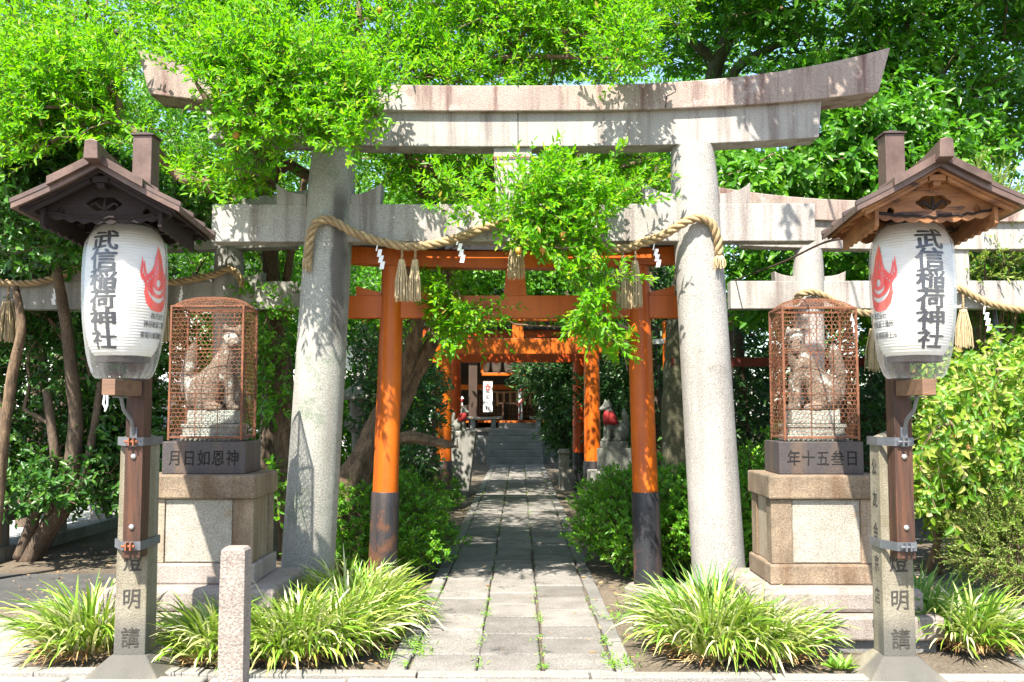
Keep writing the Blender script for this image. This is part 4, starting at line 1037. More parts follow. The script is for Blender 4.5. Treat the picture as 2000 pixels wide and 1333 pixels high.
# bollard
b0 = at(458, 1070, 4.62)
root = thing('stone_bollard', 'rough square granite bollard standing alone in the foreground, cut off by the bottom edge', 'bollard', (b0.x, 4.65, 0))
mb = MB(); n = 22; v = []; pts = []
rings = [(-.03, .064), (.2, .0635), (.4, .063), (.6, .0625), (.80, .0615), (b0.z - .012, .060), (b0.z, .050)]
for z, hw in rings:
    for k in range(16):
        e = [(-1, -1), (-.5, -1), (0, -1), (.5, -1), (1, -1), (1, -.5), (1, 0), (1, .5), (1, 1), (.5, 1), (0, 1), (-.5, 1), (-1, 1), (-1, .5), (-1, 0), (-1, -.5)][k]
        q = .94 if k % 4 == 0 else 1
        d = .004 * noise.noise(Vector((e[0] * 3, e[1] * 3, z * 9)))
        v.append((b0.x + e[0] * (hw + d) * q, 4.65 + e[1] * (hw + d) * q, z))
m_ = len(rings); mb.add(v, [(i * 16 + k, i * 16 + (k + 1) % 16, (i + 1) * 16 + (k + 1) % 16, (i + 1) * 16 + k) for i in range(m_ - 1) for k in range(16)] + [tuple(range((m_ - 1) * 16, m_ * 16))])
o = mb.build('shaft', M['bollard'], root); s_ = o.modifiers.new('s', 'SUBSURF'); s_.subdivision_type = 'SIMPLE'; s_.levels = s_.render_levels = 2

# ------------------------------------------------------------------ the shrine at the end of the path
sh = thing('shrine_hall', 'timber shrine hall with dark tiled roof at the far end of the path', 'shrine', (-.1, 29, 0))
mb = MB(); x0, x1 = -.88, .66
for i in range(5): mb.box(x0 + .0015 * i, x1 - .0015 * i, 26.05 + .30 * i, 27.75, .186 * i + (.001 if i else -.05), .186 * (i + 1) - .003)
mb.build('steps', M['steps'], sh, bevel=.012)
mb = MB(); mb.box(-5, 5, 27.56, 36, -.05, .85); mb.build('platform', M['steps'], sh)
mb = MB(); mb.box(-5.1, 5.1, 27.48, 36.1, .851, .945); mb.build('platform_edge', M['ped_step'], sh, bevel=.01)
mb = MB(); mb.box(-.62, .50, 27.70, 29.0, .946, 1.10); mb.build('threshold', M['steps'], sh, bevel=.01)
mb = MB(); mb.box(-2.2, 2.0, 28.4, 33, 1.10, 1.16); mb.build('floor', M['orange'], sh, bevel=.01)
for s in (-1, 1):
    mb = MB(); mb.box(-.1 + s * 1.26 - .13, -.1 + s * 1.26 + .13, 27.9, 28.16, .946, 3.75); mb.build('pillar', M['shrinewood'], sh, bevel=.02)
    mb = MB(); mb.box(-.1 + s * 3.6 - .13, -.1 + s * 3.6 + .13, 27.9, 28.16, .946, 3.75); mb.build('pillar', M['shrinewood'], sh, bevel=.02)
mb = MB(); mb.box(-1.10, .9, 27.95, 28.1, 2.49, 2.58); mb.build('lantern_rail', M['orange'], sh, bevel=.01)
mb = MB(); mb.box(-1.13, -1.06, 27.98, 28.08, 2.585, 3.2); mb.box(.86, .93, 27.98, 28.08, 2.585, 3.2); mb.build('rail_post', M['orange'], sh)
mb = MB(); mb.box(-4.2, 4.0, 27.92, 28.14, 3.751, 4.0); mb.build('front_beam', M['orange_red'], sh, bevel=.01)
mb = MB(); mb.box(-2.2, 2.0, 29.2, 29.35, 2.10, 2.26); mb.build('inner_beam', M['orange'], sh, bevel=.01)
mb = MB(); mb.box(-5, 4.8, 31.0, 31.2, .946, 4.2); mb.build('back_wall', M['shrinewood'], sh)
for s in (-1, 1):
    mb = MB(); mb.box(-.1 + s * 3.55, -.1 + s * 3.6, 28.2, 31, .946, 3.7); mb.build('side_wall', M['whitewall'], sh)
mb = MB()     # lattice doors
for xa in (-1.25, -.32, .10):
    for i in range(7): mb.box(xa + i * .115, xa + i * .115 + .03, 29.5, 29.54, 1.17, 2.0)
    for j in range(6): mb.box(xa, xa + .72, 29.47, 29.499, 1.2 + j * .14, 1.23 + j * .14)
mb.build('lattice_door', M['gold'], sh)
mb = MB(); nn = 16
for s in (-1, 1):
    q = [(s * (5.6) * i / nn, 6.6 - 2.5 * (i / nn) + .9 * ((i / nn) ** 2 - i / nn)) for i in range(nn + 1)]
# ridge runs across; front slope comes down towards the path
prof = [(31.5 - 4.6 * i / nn, 6.9 - 2.55 * (i / nn) + .8 * ((i / nn) ** 2 - i / nn)) for i in range(nn + 1)] ; back = [(31.5 + 4.6 * i / nn, 6.9 - 2.55 * (i / nn) + .8 * ((i / nn) ** 2 - i / nn)) for i in range(nn + 1)]
top = prof[::-1] + back[1:]; poly = top + [(y, z - .16) for y, z in top[::-1]]; k = len(poly)
v = [(-5.9, y, z) for y, z in poly] + [(5.7, y, z) for y, z in poly]
mb.add(v, [tuple(range(k - 1, -1, -1)), tuple(range(k, 2 * k))] + [(i, (i + 1) % k, (i + 1) % k + k, i + k) for i in range(k)]); mb.build('roof', M['tile'], sh)
mb = MB()
for i in range(46):
    x = -5.8 + i * .25; mb.tube([(x, y, z + .03) for y, z in prof], .05, 6)
mb.build('roof_tiles', M['tile'], sh)
mb = MB(); mb.box(-5.9, 5.7, 31.3, 31.7, 6.8, 7.2); mb.build('roof_ridge', M['tile'], sh)
mb = MB()
for i in range(24): mb.box(-4.9 + i * .42, -4.82 + i * .42, 27.0, 28.6, 4.02, 4.12)
mb.build('rafters', M['orange_red'], sh)
for i, x in enumerate((-1.02, -.68, -.31, .05, .42)):
    c = thing('paper_lantern', ['small white lantern at the left end of the shrine lantern row', 'small white lantern second from the left in the shrine lantern row', 'small white lantern third from the left, in the middle of the shrine row', 'small white lantern fourth from the left in the shrine row, beside the leaves', 'small white lantern at the right end of the shrine row, behind leaves'][i], 'lantern', (x, 28.25, 2.6), 0, 'row of small shrine lanterns')
    mb = MB(); mb.lathe([(.08, -.02), (.11, .02), (.135, .1), (.14, .2), (.14, .32), (.13, .42), (.10, .48)], 24, (x, 28.25, 2.62)); mb.build('paper_body', M['lantern_paper'], c, smooth=True)
    mb = MB(); mb.lathe([(.085, -.07), (.085, -.02)], 20, (x, 28.25, 2.62)); mb.lathe([(.075, .48), (.075, .53)], 20, (x, 28.25, 2.62)); mb.tube([(x, 28.25, 3.1), (x, 28.25, 3.75)], .01, 5); mb.build('hoop', M['ink'], c)
    me = shape2d(emblem_outline(.15, .20)); me.transform(Matrix(((1, 0, 0, x), (0, 0, 1, 28.25 - .1435), (0, 1, 0, 2.93), (0, 0, 0, 1)))); link_mesh('flame_emblem', me, M['emblem'], c)
def banner(label, x):
    c = thing('banner', label, 'banner', (x, 27.86, 1.5), 0, 'white shrine banners')
    mb = MB(); mb.box(x - .135, x + .135, 27.855, 27.865, 1.42, 2.32); mb.build('cloth', M['paper'], c)
    wall_text(text_column('萬象光輝', .16, .165, .165, .02), x, 27.853, 1.77, 'lettering', M['ink'], c)
    me = shape2d(emblem_outline(.19, .24)); wall_text(me, x, 27.853, 2.17, 'flame_emblem', M['emblem'], c)
    mb = MB(); mb.tube([(x - .15, 27.86, 2.325), (x + .15, 27.86, 2.325)], .012, 6); mb.build('rod', M['shrinewood'], c)
banner('white hanging banner with red flame emblem and black characters left of the bell rope', -.92)
banner('white hanging banner right of the bell rope, half behind the dark leaves', .70)
c = thing('bell_rope', 'thick red and white bell rope hanging down in the middle of the shrine front', 'rope', (.03, 28.3, 1.18))
mb = MB(); mb.tube([(.03 + .01 * math.sin(i), 28.3, 1.18 + i * .16) for i in range(9)], .058, 12); mb.build('rope', M['paper'], c, smooth=True)
mb = MB()
P = [(.03 + .045 * math.cos(i * .55 + 2), 28.3 + .045 * math.sin(i * .55 + 2), 1.22 + i * .03) for i in range(40)]; mb.tube(P, .026, 6); mb.build('red_strand', M['red'], c, smooth=True)
mb = MB(); mb.ball((.03, 28.3, 2.55), .10, 14); mb.build('bell', M['gold'], c, smooth=True)
c = thing('straw_rope', 'straw rope with hanging strands across the shrine doors', 'rope', (-.1, 29.1, 2.0))
twisted(MB(), [(-1.2, 29.1, 2.12), (-.6, 29.1, 2.02), (-.1, 29.1, 2.04), (.5, 29.1, 2.02), (1.0, 29.1, 2.12)], .035, .2, 3, 6, .04).build('rope', M['straw'], c)
for i in range(11):
    x = -1.1 + i * .2; mb = MB()
    for j in range(5): mb.tube([(x + j * .012, 29.08, 2.04), (x + j * .014, 29.07, 1.86), (x + j * .016, 29.08, 1.70 - .05 * (i % 3))], .006, 4)
    mb.build('strand', M['strawtassel'], c)
c = thing('offering_rail', 'thin dark wooden rail frame before the shrine doors', 'rail', (-.28, 28.2, 1.1))
mb = MB(); mb.box(-.62, .12, 28.18, 28.22, 1.66, 1.70); mb.box(-.50, -.46, 28.18, 28.22, 1.0, 1.66); mb.box(.0, .04, 28.18, 28.22, 1.0, 1.66); mb.build('frame', M['woodpost'], c)
for s, lab in ((-1, 'low curved stone bench left of the shrine threshold'), (1, 'low curved stone bench right of the shrine threshold')):
    c = thing('stone_bench', lab, 'bench', (-.1 + s * .95, 27.7, .945), 0, 'stone benches at the shrine')
    mb = MB(); n = 10; v = []
    pts_ = [(-.1 + s * .95 - .55 + 1.1 * i / n, 1.20 + .03 * (2 * i / n - 1) ** 2) for i in range(n + 1)]
    mb.prism(pts_ + [(x, z + .075) for x, z in pts_[::-1]], 27.55, 27.85); mb.build('top', M['ped_step'], c, bevel=.01)
    for q in (-.3, .3):
        mb = MB(); mb.box(-.1 + s * .95 + q - .07, -.1 + s * .95 + q + .07, 27.6, 27.8, .946, 1.21); mb.build('leg', M['steps'], c, bevel=.01)
for s in (-1, 1):
    c = thing('sake_rack', 'stacked white barrels on a rack at the %s of the shrine front' % ('left' if s < 0 else 'right'), 'rack', (-.1 + s * 2.0, 28.6, 1.1))
    mb = MB()
    for i in range(3):
        for j in range(2): mb.lathe([(.15, 0), (.17, .12), (.15, .24)], 16, (-.1 + s * (1.75 + i * .36), 28.7, 1.10 + j * .26))
    mb.build('barrel', M['whitewall'], c); mb = MB(); mb.box(-.1 + s * 2.1 - .6, -.1 + s * 2.1 + .6, 28.5, 28.95, 1.0, 1.095); mb.build('shelf', M['shrinewood'], c)
# foxes near the shrine
fox_statue('fox_statue', 'grey stone fox with a red bib sitting on a tiered block right of the path', (1.37, 13.75, .62), 1.0, True, 0.0, -.05, M['foxstone_grey'], [(.20, .15, .32, ''), (.165, .12, .10, '')], True, rad(24), .012, group='foxes with red bibs')
c = thing('stone_pedestal', 'mossy stepped stone base under the bibbed fox right of the path', 'pedestal', (1.37, 13.75, 0))
mb = MB(); mb.box(1.00, 1.74, 13.45, 14.05, .36, .62); mb.build('upper_step', M['granite_old'], c, bevel=.015); mb = MB(); mb.box(.88, 1.86, 13.33, 14.17, -.05, .358); mb.build('lower_step', M['granite_old'], c, bevel=.015)
fox_statue('fox_statue', 'stone fox with a red bib on a leaning block left of the path', (-1.06, 17.0, 1.12), .72, False, 0.0, -.05, M['foxstone_grey'], [], True, rad(-20), .012, group='foxes with red bibs')
c = thing('stone_block', 'leaning wedge shaped stone block with one carved character left of the path', 'stone block', (-1.05, 17.0, 0))
mb = MB(); mb.frustum((-1.22, -.90, 16.8, 17.3), -.05, (-1.36, -.76, 16.72, 17.38), 1.12); mb.build('stone', M['granite_old'], c, bevel=.02)
wall_text(text_column('山', .2, .2, .2, .02, .002), -1.16, 16.722, .93, 'carved_character', M['carved_grey'], c)
fox_statue('fox_statue', 'small white fox figure with red collar in the shrine', (-1.75, 28.3, 1.5), .45, False, -.3, 0, M['foxwhite'], [(.25, .15, .12, '')], True, 0, .012, tier_m=M['shrinewood'], group='foxes with red bibs')
for i, (x, y, lab) in enumerate(((.86, 18.3, 'squat grey stone post with a cap right of the path, before the red-orange gate'), (-1.55, 14.2, 'squat grey stone post left of the path, half hidden by bushes'))):
    c = thing('stone_marker', lab, 'post', (x, y, 0), 0)
    mb = MB(); mb.box(x - .10, x + .10, y - .1, y + .1, -.05, .66); mb.build('shaft', M['granite_old'], c, bevel=.012); mb = MB(); mb.frustum((x - .13, x + .13, y - .13, y + .13), .661, (x - .09, x + .09, y - .09, y + .09), .74); mb.build('cap', M['granite_old'], c, bevel=.01)
# stone lantern glimpsed left of the nearest orange gate
c = thing('stone_lantern', 'pale stone lantern in the leaves between the left stone pillar and the left orange pillar', 'stone lantern', (-2.02, 12.0, 0))
X, Yl = -2.02, 12.0
mb = MB(); mb.lathe([(.22, -.05), (.22, .15), (.10, .2), (.085, .7), (.10, 1.2), (.19, 1.28), (.19, 1.36)], 6, (X, Yl, 0)); mb.build('stand', M['granite'], c, bevel=.006)
mb = MB(); mb.lathe([(.13, 1.361), (.13, 1.62)], 6, (X, Yl, 0)); mb.build('fire_box', M['granite'], c, bevel=.006)
mb = MB(); mb.lathe([(.30, 1.621), (.29, 1.66), (.12, 1.80), (.05, 1.84), (.07, 1.90), (.0, 2.02)], 6, (X, Yl, 0)); mb.build('cap', M['granite'], c, bevel=.006)
# red timber fence, orange pole, grey support pipe, cable, camera
c = thing('red_fence', 'weathered dark red timber rail behind the right flanking gate', 'fence', (3.4, 12.5, 0))
mb = MB(); a = at(1425, 702, 12.5); mb.box(2.0, 9.5, 12.46, 12.54, a.z - .10, a.z + .02); mb.build('rail', M['fadedred'], c, bevel=.006)
for x in (2.6, 4.9, 7.2): mb = MB(); mb.box(x - .06, x + .06, 12.545, 12.66, -.05, a.z + .1); mb.build('post', M['fadedred'], c, bevel=.006)
c = thing('orange_pole', 'thin orange pole beside the mossy trunk right of the gate', 'pole', (at(1299, 700, 14).x, 14, 0)); mb = MB(); mb.tube([(at(1299, 700, 14).x, 14, 0), (at(1299, 700, 14).x, 14, 2.75)], .035, 10); mb.build('shaft', M['orange'], c, smooth='auto'); mb = MB(); mb.ball((at(1299, 700, 14).x, 14, 2.77), .05, 10); mb.build('cap', M['orange'], c, smooth=True)
p0, p1 = at(1940, 600, 9.5), at(1956, 730, 9.25); p1 = p0 + (p1 - p0) * 3.3
c = thing('support_pipe', 'slanting grey steel pipe propping the gate behind the right lantern', 'pipe', (p1.x, p1.y, p1.z)); mb = MB(); mb.tube([p0, p1], .026, 10); mb.build('pipe', M['steel'], c, smooth='auto'); q = at(1949, 672, 9.37); mb = MB(); mb.tube([q - Vector((0, 0, .03)), q + Vector((0, 0, .03))], .034, 10); mb.build('coupling', M['steel'], c)
pts = [at(1640, 467, 5.25), at(1600, 478, 5.8), at(1530, 512, 6.9), at(1470, 535, 8.3), at(1425, 552, 9.6)]
c = thing('cable', 'thin dark cable running from the right lantern roof back into the trees', 'cable', tuple(pts[0])); mb = MB(); mb.tube(resample(pts, .08), .007, 6); mb.build('wire', M['cable'], c, smooth=True)
cc = at(1288, 668, 13.0)
c = thing('security_camera', 'small pale box camera on a bracket beside the mossy trunk', 'camera', tuple(cc)); mb = MB(); mb.box(cc.x - .09, cc.x + .06, cc.y - .05, cc.y + .05, cc.z - .035, cc.z + .035); mb.build('housing', M['plasticwhite'], c, bevel=.008); mb = MB(); mb.tube([(cc.x + .03, cc.y + .02, cc.z), (cc.x + .12, cc.y + .05, cc.z + .06), (cc.x + .30, cc.y - .9, cc.z + .05)], .014, 8); mb.build('bracket', M['plasticwhite'], c)

# ------------------------------------------------------------------ what stands beyond the trees on the left
fn = thing('stone_fence', 'low stone post and rail fence along the parking area on the left', 'fence', (-5.4, 10, 0))
ys = [7.4, 8.6, 9.8, 11.05, 12.3, 13.6, 14.9, 16.2]
for y in ys: mb = MB(); mb.frustum((-5.5, -5.28, y - .11, y + .11), -.05, (-5.49, -5.29, y - .10, y + .10), .92); mb.build('post', M['granite'], fn, bevel=.012)
mb = MB(); mb.box(-5.56, -5.22, 6.9, 17, -.05, .10); mb.build('kerb', M['granite_old'], fn, bevel=.012)
for z in (.38, .70):
    for a, b in zip(ys, ys[1:]): mb = MB(); mb.box(-5.44, -5.34, a + .112, b - .112, z - .05, z + .05); mb.build('rail', M['granite'], fn, bevel=.008)
def car(label, x, y, rz, body):
    c = thing('parked_car', label, 'car', (x, y, 0), rz, 'cars in the parking area')
    prof = [(-2.0, .30), (-2.02, .62), (-1.95, .86), (-1.25, .98), (-.72, 1.50), (.9, 1.55), (1.62, 1.42), (1.90, .98), (1.98, .62), (1.96, .28)]
    def ring(y, inset): return [(px * (1 - inset * .02), y, pz if pz < 1 else 1 + (pz - 1) * (1 - inset * .02)) for px, pz in prof]
    mb = MB(); n = len(prof); v = []
    for yy, f in ((-.82, .0), (-.80, 0), (.80, 0), (.82, 0)):
        for (px, pz) in prof: v.append((px, yy * (1 if pz < 1.1 else .84), pz))
    fcs = [tuple(range(n)), tuple(range(4 * n - 1, 3 * n - 1, -1))] + [(j * n + (i + 1) % n, j * n + i, (j + 1) * n + i, (j + 1) * n + (i + 1) % n) for j in range(3) for i in range(n)]
    mb.add(v, fcs); mb.build('body', body, c, local=True, bevel=.05)
    def pane(nm, quad, material): mb = MB(); mb.add([tuple(q) for q in quad], [(0, 1, 2, 3)]); o = mb.build(nm, material, c, local=True); s = o.modifiers.new('t', 'SOLIDIFY'); s.thickness = .012; s.offset = 0
    for s in (-1, 1):
        pane('side_window', [(-.95, s * .80, 1.04), (.35, s * .80, 1.04), (.35, s * .70, 1.47), (-.62, s * .70, 1.44)][::s], M['glass']); pane('side_window', [(.42, s * .80, 1.04), (1.6, s * .80, 1.04), (1.45, s * .70, 1.38), (.42, s * .70, 1.47)][::s], M['glass'])
    pane('windscreen', [(-1.235, -.70, 1.02), (-1.235, .70, 1.02), (-.755, .62, 1.47), (-.755, -.62, 1.47)], M['glass']); pane('rear_window', [(1.66, -.62, 1.38), (1.66, .62, 1.38), (1.905, .68, 1.03), (1.905, -.68, 1.03)], M['glass'])
    for sx in (-1.25, 1.25):
        for s in (-1, 1):
            mb = MB(); mb.lathe([(.15, -.10), (.29, -.10), (.31, -.06), (.31, .06), (.29, .10), (.15, .10)], 28); mb.v = [(sx + a, s * .76 + cz, .31 + b) for a, b, cz in mb.v]; wl = mb.build('wheel', M['tyre'], c, local=True, smooth='auto')
            mb = MB()
            for k in range(5): a = k * 1.2566; mb.box(-.03, .03, -.012, .012, .03, .20, Matrix.Translation((sx, s * .845, .31)) @ Matrix.Rotation(a, 4, 'Y'))
            mb.lathe([(.04, -.01), (.04, .01)], 12, (0, 0, 0)); mb.v[-24:] = [(sx + a, s * .85 + cz, .31 + b) for a, b, cz in mb.v[-24:]]
            mb.build('rim', M['alloy'], wl, local=True)
    for s in (-1, 1): mb = MB(); mb.ball((-1.93, s * .62, .74), .11, 12, (.5, 1.3, .8)); mb.build('headlight', M['lamp'], c, local=True, smooth=True)
    for s in (-1, 1): mb = MB(); mb.box(1.90, 1.985, s * .68 - .09, s * .68 + .09, .72, .98); mb.build('tail_light', M['red'], c, local=True, bevel=.02)
car('black hatchback parked behind the left pedestal, mostly hidden', -8.35, 23.5, rad(180), M['carblack'])
car('white car in the parking area glimpsed through the dark trees on the left', -9.0, 15.0, rad(70), M['carwhite'])
bd = thing('white_house', 'plain white rendered house beyond the parking area on the left', 'house', (-10, 30, 0))
mb = MB(); mb.box(-19, -3.4, 28, 36, -.05, 5.6); mb.build('wall', M['whitewall'], bd)
mb = MB(); mb.prism([(-19.5, 5.605), (-2.9, 5.605), (-2.9, 5.8), (-11, 7.6), (-19.5, 5.8)], 27.5, 36.5); mb.build('roof', M['tile'], bd)
for i, x in enumerate((-17.5, -14.5, -11.5, -8.5, -5.6)):
    for z in (1.0, 3.6):
        mb = MB(); mb.box(x, x + 1.5, 27.95, 28.06, z, z + 1.3); wn = mb.build('window', M['steel'], bd, bevel=.01); mb = MB(); mb.box(x + .06, x + .72, 27.93, 27.951, z + .06, z + 1.24); mb.box(x + .78, x + 1.44, 27.93, 27.951, z + .06, z + 1.24); mb.build('pane', M['glass'], wn)

# ------------------------------------------------------------------ variegated grass clumps
def grass_arrays(rs, base, head, th0, bend, L, w_, seg=6):
    n = len(base); t = np.linspace(0, 1, seg + 1); u = np.stack([np.cos(head), np.sin(head)], 1)
    th = th0[:, None] - bend[:, None] * t[None] ** 1.25; ds = L[:, None] / seg
    r = np.concatenate([np.zeros((n, 1)), np.cumsum(np.cos(th[:, :-1]) * ds, 1)], 1); z = np.concatenate([np.zeros((n, 1)), np.cumsum(np.sin(th[:, :-1]) * ds, 1)], 1)
    wob = rs.normal(0, .25, n)[:, None] * t[None] ** 2 * .25 * L[:, None]
    side = np.stack([-u[:, 1], u[:, 0]], 1)
    P = np.empty((n, seg + 1, 3)); P[..., :2] = base[:, None, :2] + u[:, None] * r[..., None] + side[:, None] * wob[..., None]; P[..., 2] = np.maximum(base[:, 2:3] + z, .004 + .02 * rs.uniform(size=(n, 1)))
    tw = rs.normal(0, .5, n); S3 = np.stack([side[:, 0] * np.cos(tw), side[:, 1] * np.cos(tw), np.sin(tw)], 1)
    wd = w_[:, None] * np.array([.55, .9, 1, 1, .9, .6, .08])[None, :seg + 1] * .5
    A = P - S3[:, None] * wd[..., None]; B = P + S3[:, None] * wd[..., None]
    V = np.stack([A, B], 2).reshape(n, -1, 3); b = np.arange(n)[:, None] * (2 * (seg + 1))
    Q = np.concatenate([b + np.array([2 * k, 2 * k + 1, 2 * k + 3, 2 * k + 2]) for k in range(seg)], 0)
    return V.reshape(-1, 3), Q
def clump(label, x, y, rx, ry, n, L, lean, m, seed, dead=.35):
    n = int(n * 1.6); L *= .86
    rs = np.random.RandomState(seed); root = thing('grass_clump', label, 'grass clump', (x, y, 0), 0, 'clumps of variegated lilyturf')
    a = rs.uniform(0, 6.283, n); k = np.sqrt(rs.uniform(0, 1, n))
    base = np.stack([x + rx * k * np.cos(a), y + ry * k * np.sin(a), np.full(n, -.01)], 1)
    head = a + rs.normal(0, .55, n); th = np.radians(87 - 30 * k + rs.normal(0, 9, n)); bend = np.radians(rs.uniform(45, 150, n) * (.55 + .45 * k))
    if lean is not None:
        hx = np.cos(head) + lean[0] * .8; hy = np.sin(head) + lean[1] * .8; head = np.arctan2(hy, hx)
    V, Q = grass_arrays(rs, base, head, th, bend, L * rs.uniform(.65, 1.15, n), rs.uniform(.012, .020, n))
    link_mesh('blades', np_mesh('blades', V, Q), m, root)
    nd = int(n * dead); a = rs.uniform(0, 6.283, nd); k = np.sqrt(rs.uniform(.3, 1.1, nd))
    base = np.stack([x + rx * k * np.cos(a), y + ry * k * np.sin(a), np.full(nd, .0)], 1)
    V, Q = grass_arrays(rs, base, a + rs.normal(0, .6, nd), np.radians(rs.uniform(15, 60, nd)), np.radians(rs.uniform(60, 110, nd)), L * rs.uniform(.25, .6, nd), rs.uniform(.006, .011, nd))
    link_mesh('dead_blades', np_mesh('dead_blades', V, Q), M['deadleaf'], root)
    return root
clump('variegated grass clump far left beside the left lantern post, leaning over the pavement', -2.72, 6.05, .20, .26, 300, .56, (-.6, -.2), M['l_grass'], 1, .5)
clump('cream striped grass clump between the left lantern post and the bollard', -1.86, 5.95, .20, .26, 300, .50, (-.2, -.4), M['l_grass'], 2)
clump('dense cream striped grass clump just right of the bollard', -1.40, 6.02, .27, .32, 470, .52, (.0, -.5), M['l_grass'], 3)
clump('cream striped grass clump spilling onto the left path kerb', -1.12, 6.22, .20, .34, 400, .50, (.08, -.35), M['l_grass'], 4, .45)
clump('pale grass clump at the foot of the left stone gate pillar, behind the others', -1.25, 6.95, .26, .30, 380, .56, (.2, -.3), M['l_grass'], 5)
clump('taller pale grass clump before the foot of the left orange pillar', -1.06, 6.75, .20, .26, 320, .55, (.12, -.2), M['l_grass'], 6)
clump('yellow green striped grass clump right of the path, nearest the path', 1.20, 6.05, .26, .28, 460, .56, (-.1, -.45), M['l_grass'], 7)
clump('striped grass clump right of the path, in front of the right pedestal', 1.52, 6.0, .24, .24, 380, .48, (.4, -.4), M['l_grass'], 8)
clump('green grass clump at the foot of the right stone gate pillar', 1.28, 6.55, .28, .26, 330, .56, (-.1, .0), M['l_grass_green'], 9)
clump('deep green grass clump at the far right behind the right lantern post', 2.72, 6.55, .20, .26, 300, .55, (.25, -.1), M['l_grass_green'], 10)
clump('striped grass clump with many dead brown blades at the far right corner', 2.92, 6.20, .20, .20, 280, .50, (.55, -.35), M['l_grass'], 11, .9)

# small weeds in the joints and fallen leaves
rs = np.random.RandomState(77)
def weed_patch(pts, n, L, sp):
    b = np.repeat(pts, n, 0) + np.concatenate([rs.normal(0, sp, (len(pts) * n, 2)), np.zeros((len(pts) * n, 1))], 1); k = len(b)
    return grass_arrays(rs, b, rs.uniform(0, 6.28, k), np.radians(rs.uniform(25, 85, k)), np.radians(rs.uniform(10, 70, k)), L * rs.uniform(.4, 1.1, k), rs.uniform(.004, .009, k))
jp = []
for x in (-.65, -.245, .138, .551):
    for _ in range(46): jp.append((x + rs.normal(0, .01), 5.6 + 18 * rs.uniform() ** 1.8, 0))
V1, Q1 = weed_patch(np.array(jp), 9, .035, .018)
V2, Q2 = weed_patch(np.array([(-.62, 6.05, 0), (-.66, 6.2, 0), (-.60, 5.9, 0), (.62, 5.75, 0), (.60, 5.62, 0), (-.85, 6.2, 0), (.66, 6.9, 0), (-.78, 5.85, 0), (.8, 7.3, 0)]), 30, .085, .045)
V3, Q3 = weed_patch(np.array([(3.05 + .5 * rs.uniform(), 5.62 + .3 * rs.uniform(), 0) for _ in range(50)]), 10, .06, .03)
V = np.concatenate([V1, V2, V3]); Q = np.concatenate([Q1, Q2 + len(V1), Q3 + len(V1) + len(V2)])
tag(link_mesh('joint_weeds', np_mesh('joint_weeds', V, Q), M['l_weed']), 'small green weeds growing in the joints of the paved path', 'weeds', kind='stuff')
n = 2800; P = np.stack([rs.uniform(-4.5, 5.5, n), rs.uniform(5.6, 15, n), np.full(n, .004)], 1); P = P[(np.abs(P[:, 0] + .05) > .60) | (rs.uniform(size=n) < .22)]
V, Q = leaf_arrays(P, np.concatenate([rs.normal(size=(len(P), 2)), rs.normal(0, .12, (len(P), 1))], 1), np.array([0, 0, 1]) + rs.normal(0, .25, (len(P), 3)), rs.uniform(.02, .06, len(P)), rs.uniform(.010, .024, len(P)))
V[:, 2] = np.maximum(V[:, 2], -.02) 
tag(link_mesh('fallen_leaves', np_mesh('fallen_leaves', V, Q), M['deadleaf']), 'dry brown leaves scattered over the bare soil', 'fallen leaves', kind='stuff')
rs2 = np.random.RandomState(5); c = thing('weed_plant', 'small broad leaved green weed in front of the foot of the right lantern post', 'weed', (1.86, 5.63, 0))
nn = 40; hd = rs2.uniform(0, 6.28, nn); V, Q = leaf_arrays(np.stack([1.86 + .03 * np.cos(hd), 5.64 + .03 * np.sin(hd), np.full(nn, .0)], 1), np.stack([np.cos(hd), np.sin(hd), rs2.uniform(.2, 1.3, nn)], 1), np.array([0, 0, 1]) + rs2.normal(0, .3, (nn, 3)), rs2.uniform(.06, .11, nn), rs2.uniform(.02, .035, nn)); link_mesh('leaves', np_mesh('leaves', V, Q), M['l_weed'], c)

# ------------------------------------------------------------------ trees
A = lambda px, py, Y: tuple(at(px, py, Y))
# the pomegranate: gnarled trunk between the left pillars, crown over and in front of the gate
pom_trunk = [((-1.74, 8.85, -.05), .20), (A(668, 1040, 8.85), .155), (A(680, 960, 8.9), .135), (A(715, 890, 9.0), .12), (A(765, 800, 9.1), .105), (A(815, 720, 9.15), .09), (A(858, 640, 9.1), .075), (A(875, 540, 8.9), .065), (A(850, 420, 8.5), .055), (A(800, 300, 8.2), .05), (A(760, 180, 8.0), .04), (A(700, 60, 7.9), .03)]
pom_t2 = [(A(770, 790, 9.1), .085), (A(800, 700, 9.0), .07), (A(818, 630, 8.9), .055), (A(800, 520, 8.6), .05), (A(700, 400, 8.3), .045), (A(560, 320, 8.0), .04), (A(420, 250, 7.6), .03)]
pom_t4 = [(A(800, 305, 8.2), .022), (A(870, 345, 7.9), .019), (A(960, 355, 7.65), .017), (A(1050, 372, 7.25), .014), (A(1100, 410, 7.05), .011), (A(1130, 480, 7.0), .009), (A(1160, 570, 7.0), .006)]
pom_t5 = [(A(760, 180, 8.0), .03), (A(900, 120, 8.1), .026), (A(1050, 110, 8.0), .02), (A(1170, 115, 7.75), .014), (A(1225, 112, 7.4), .009)]
pom_t3 = [(A(700, 905, 9.0), .05), (A(790, 850, 8.9), .045), (A(880, 870, 8.8), .03)]
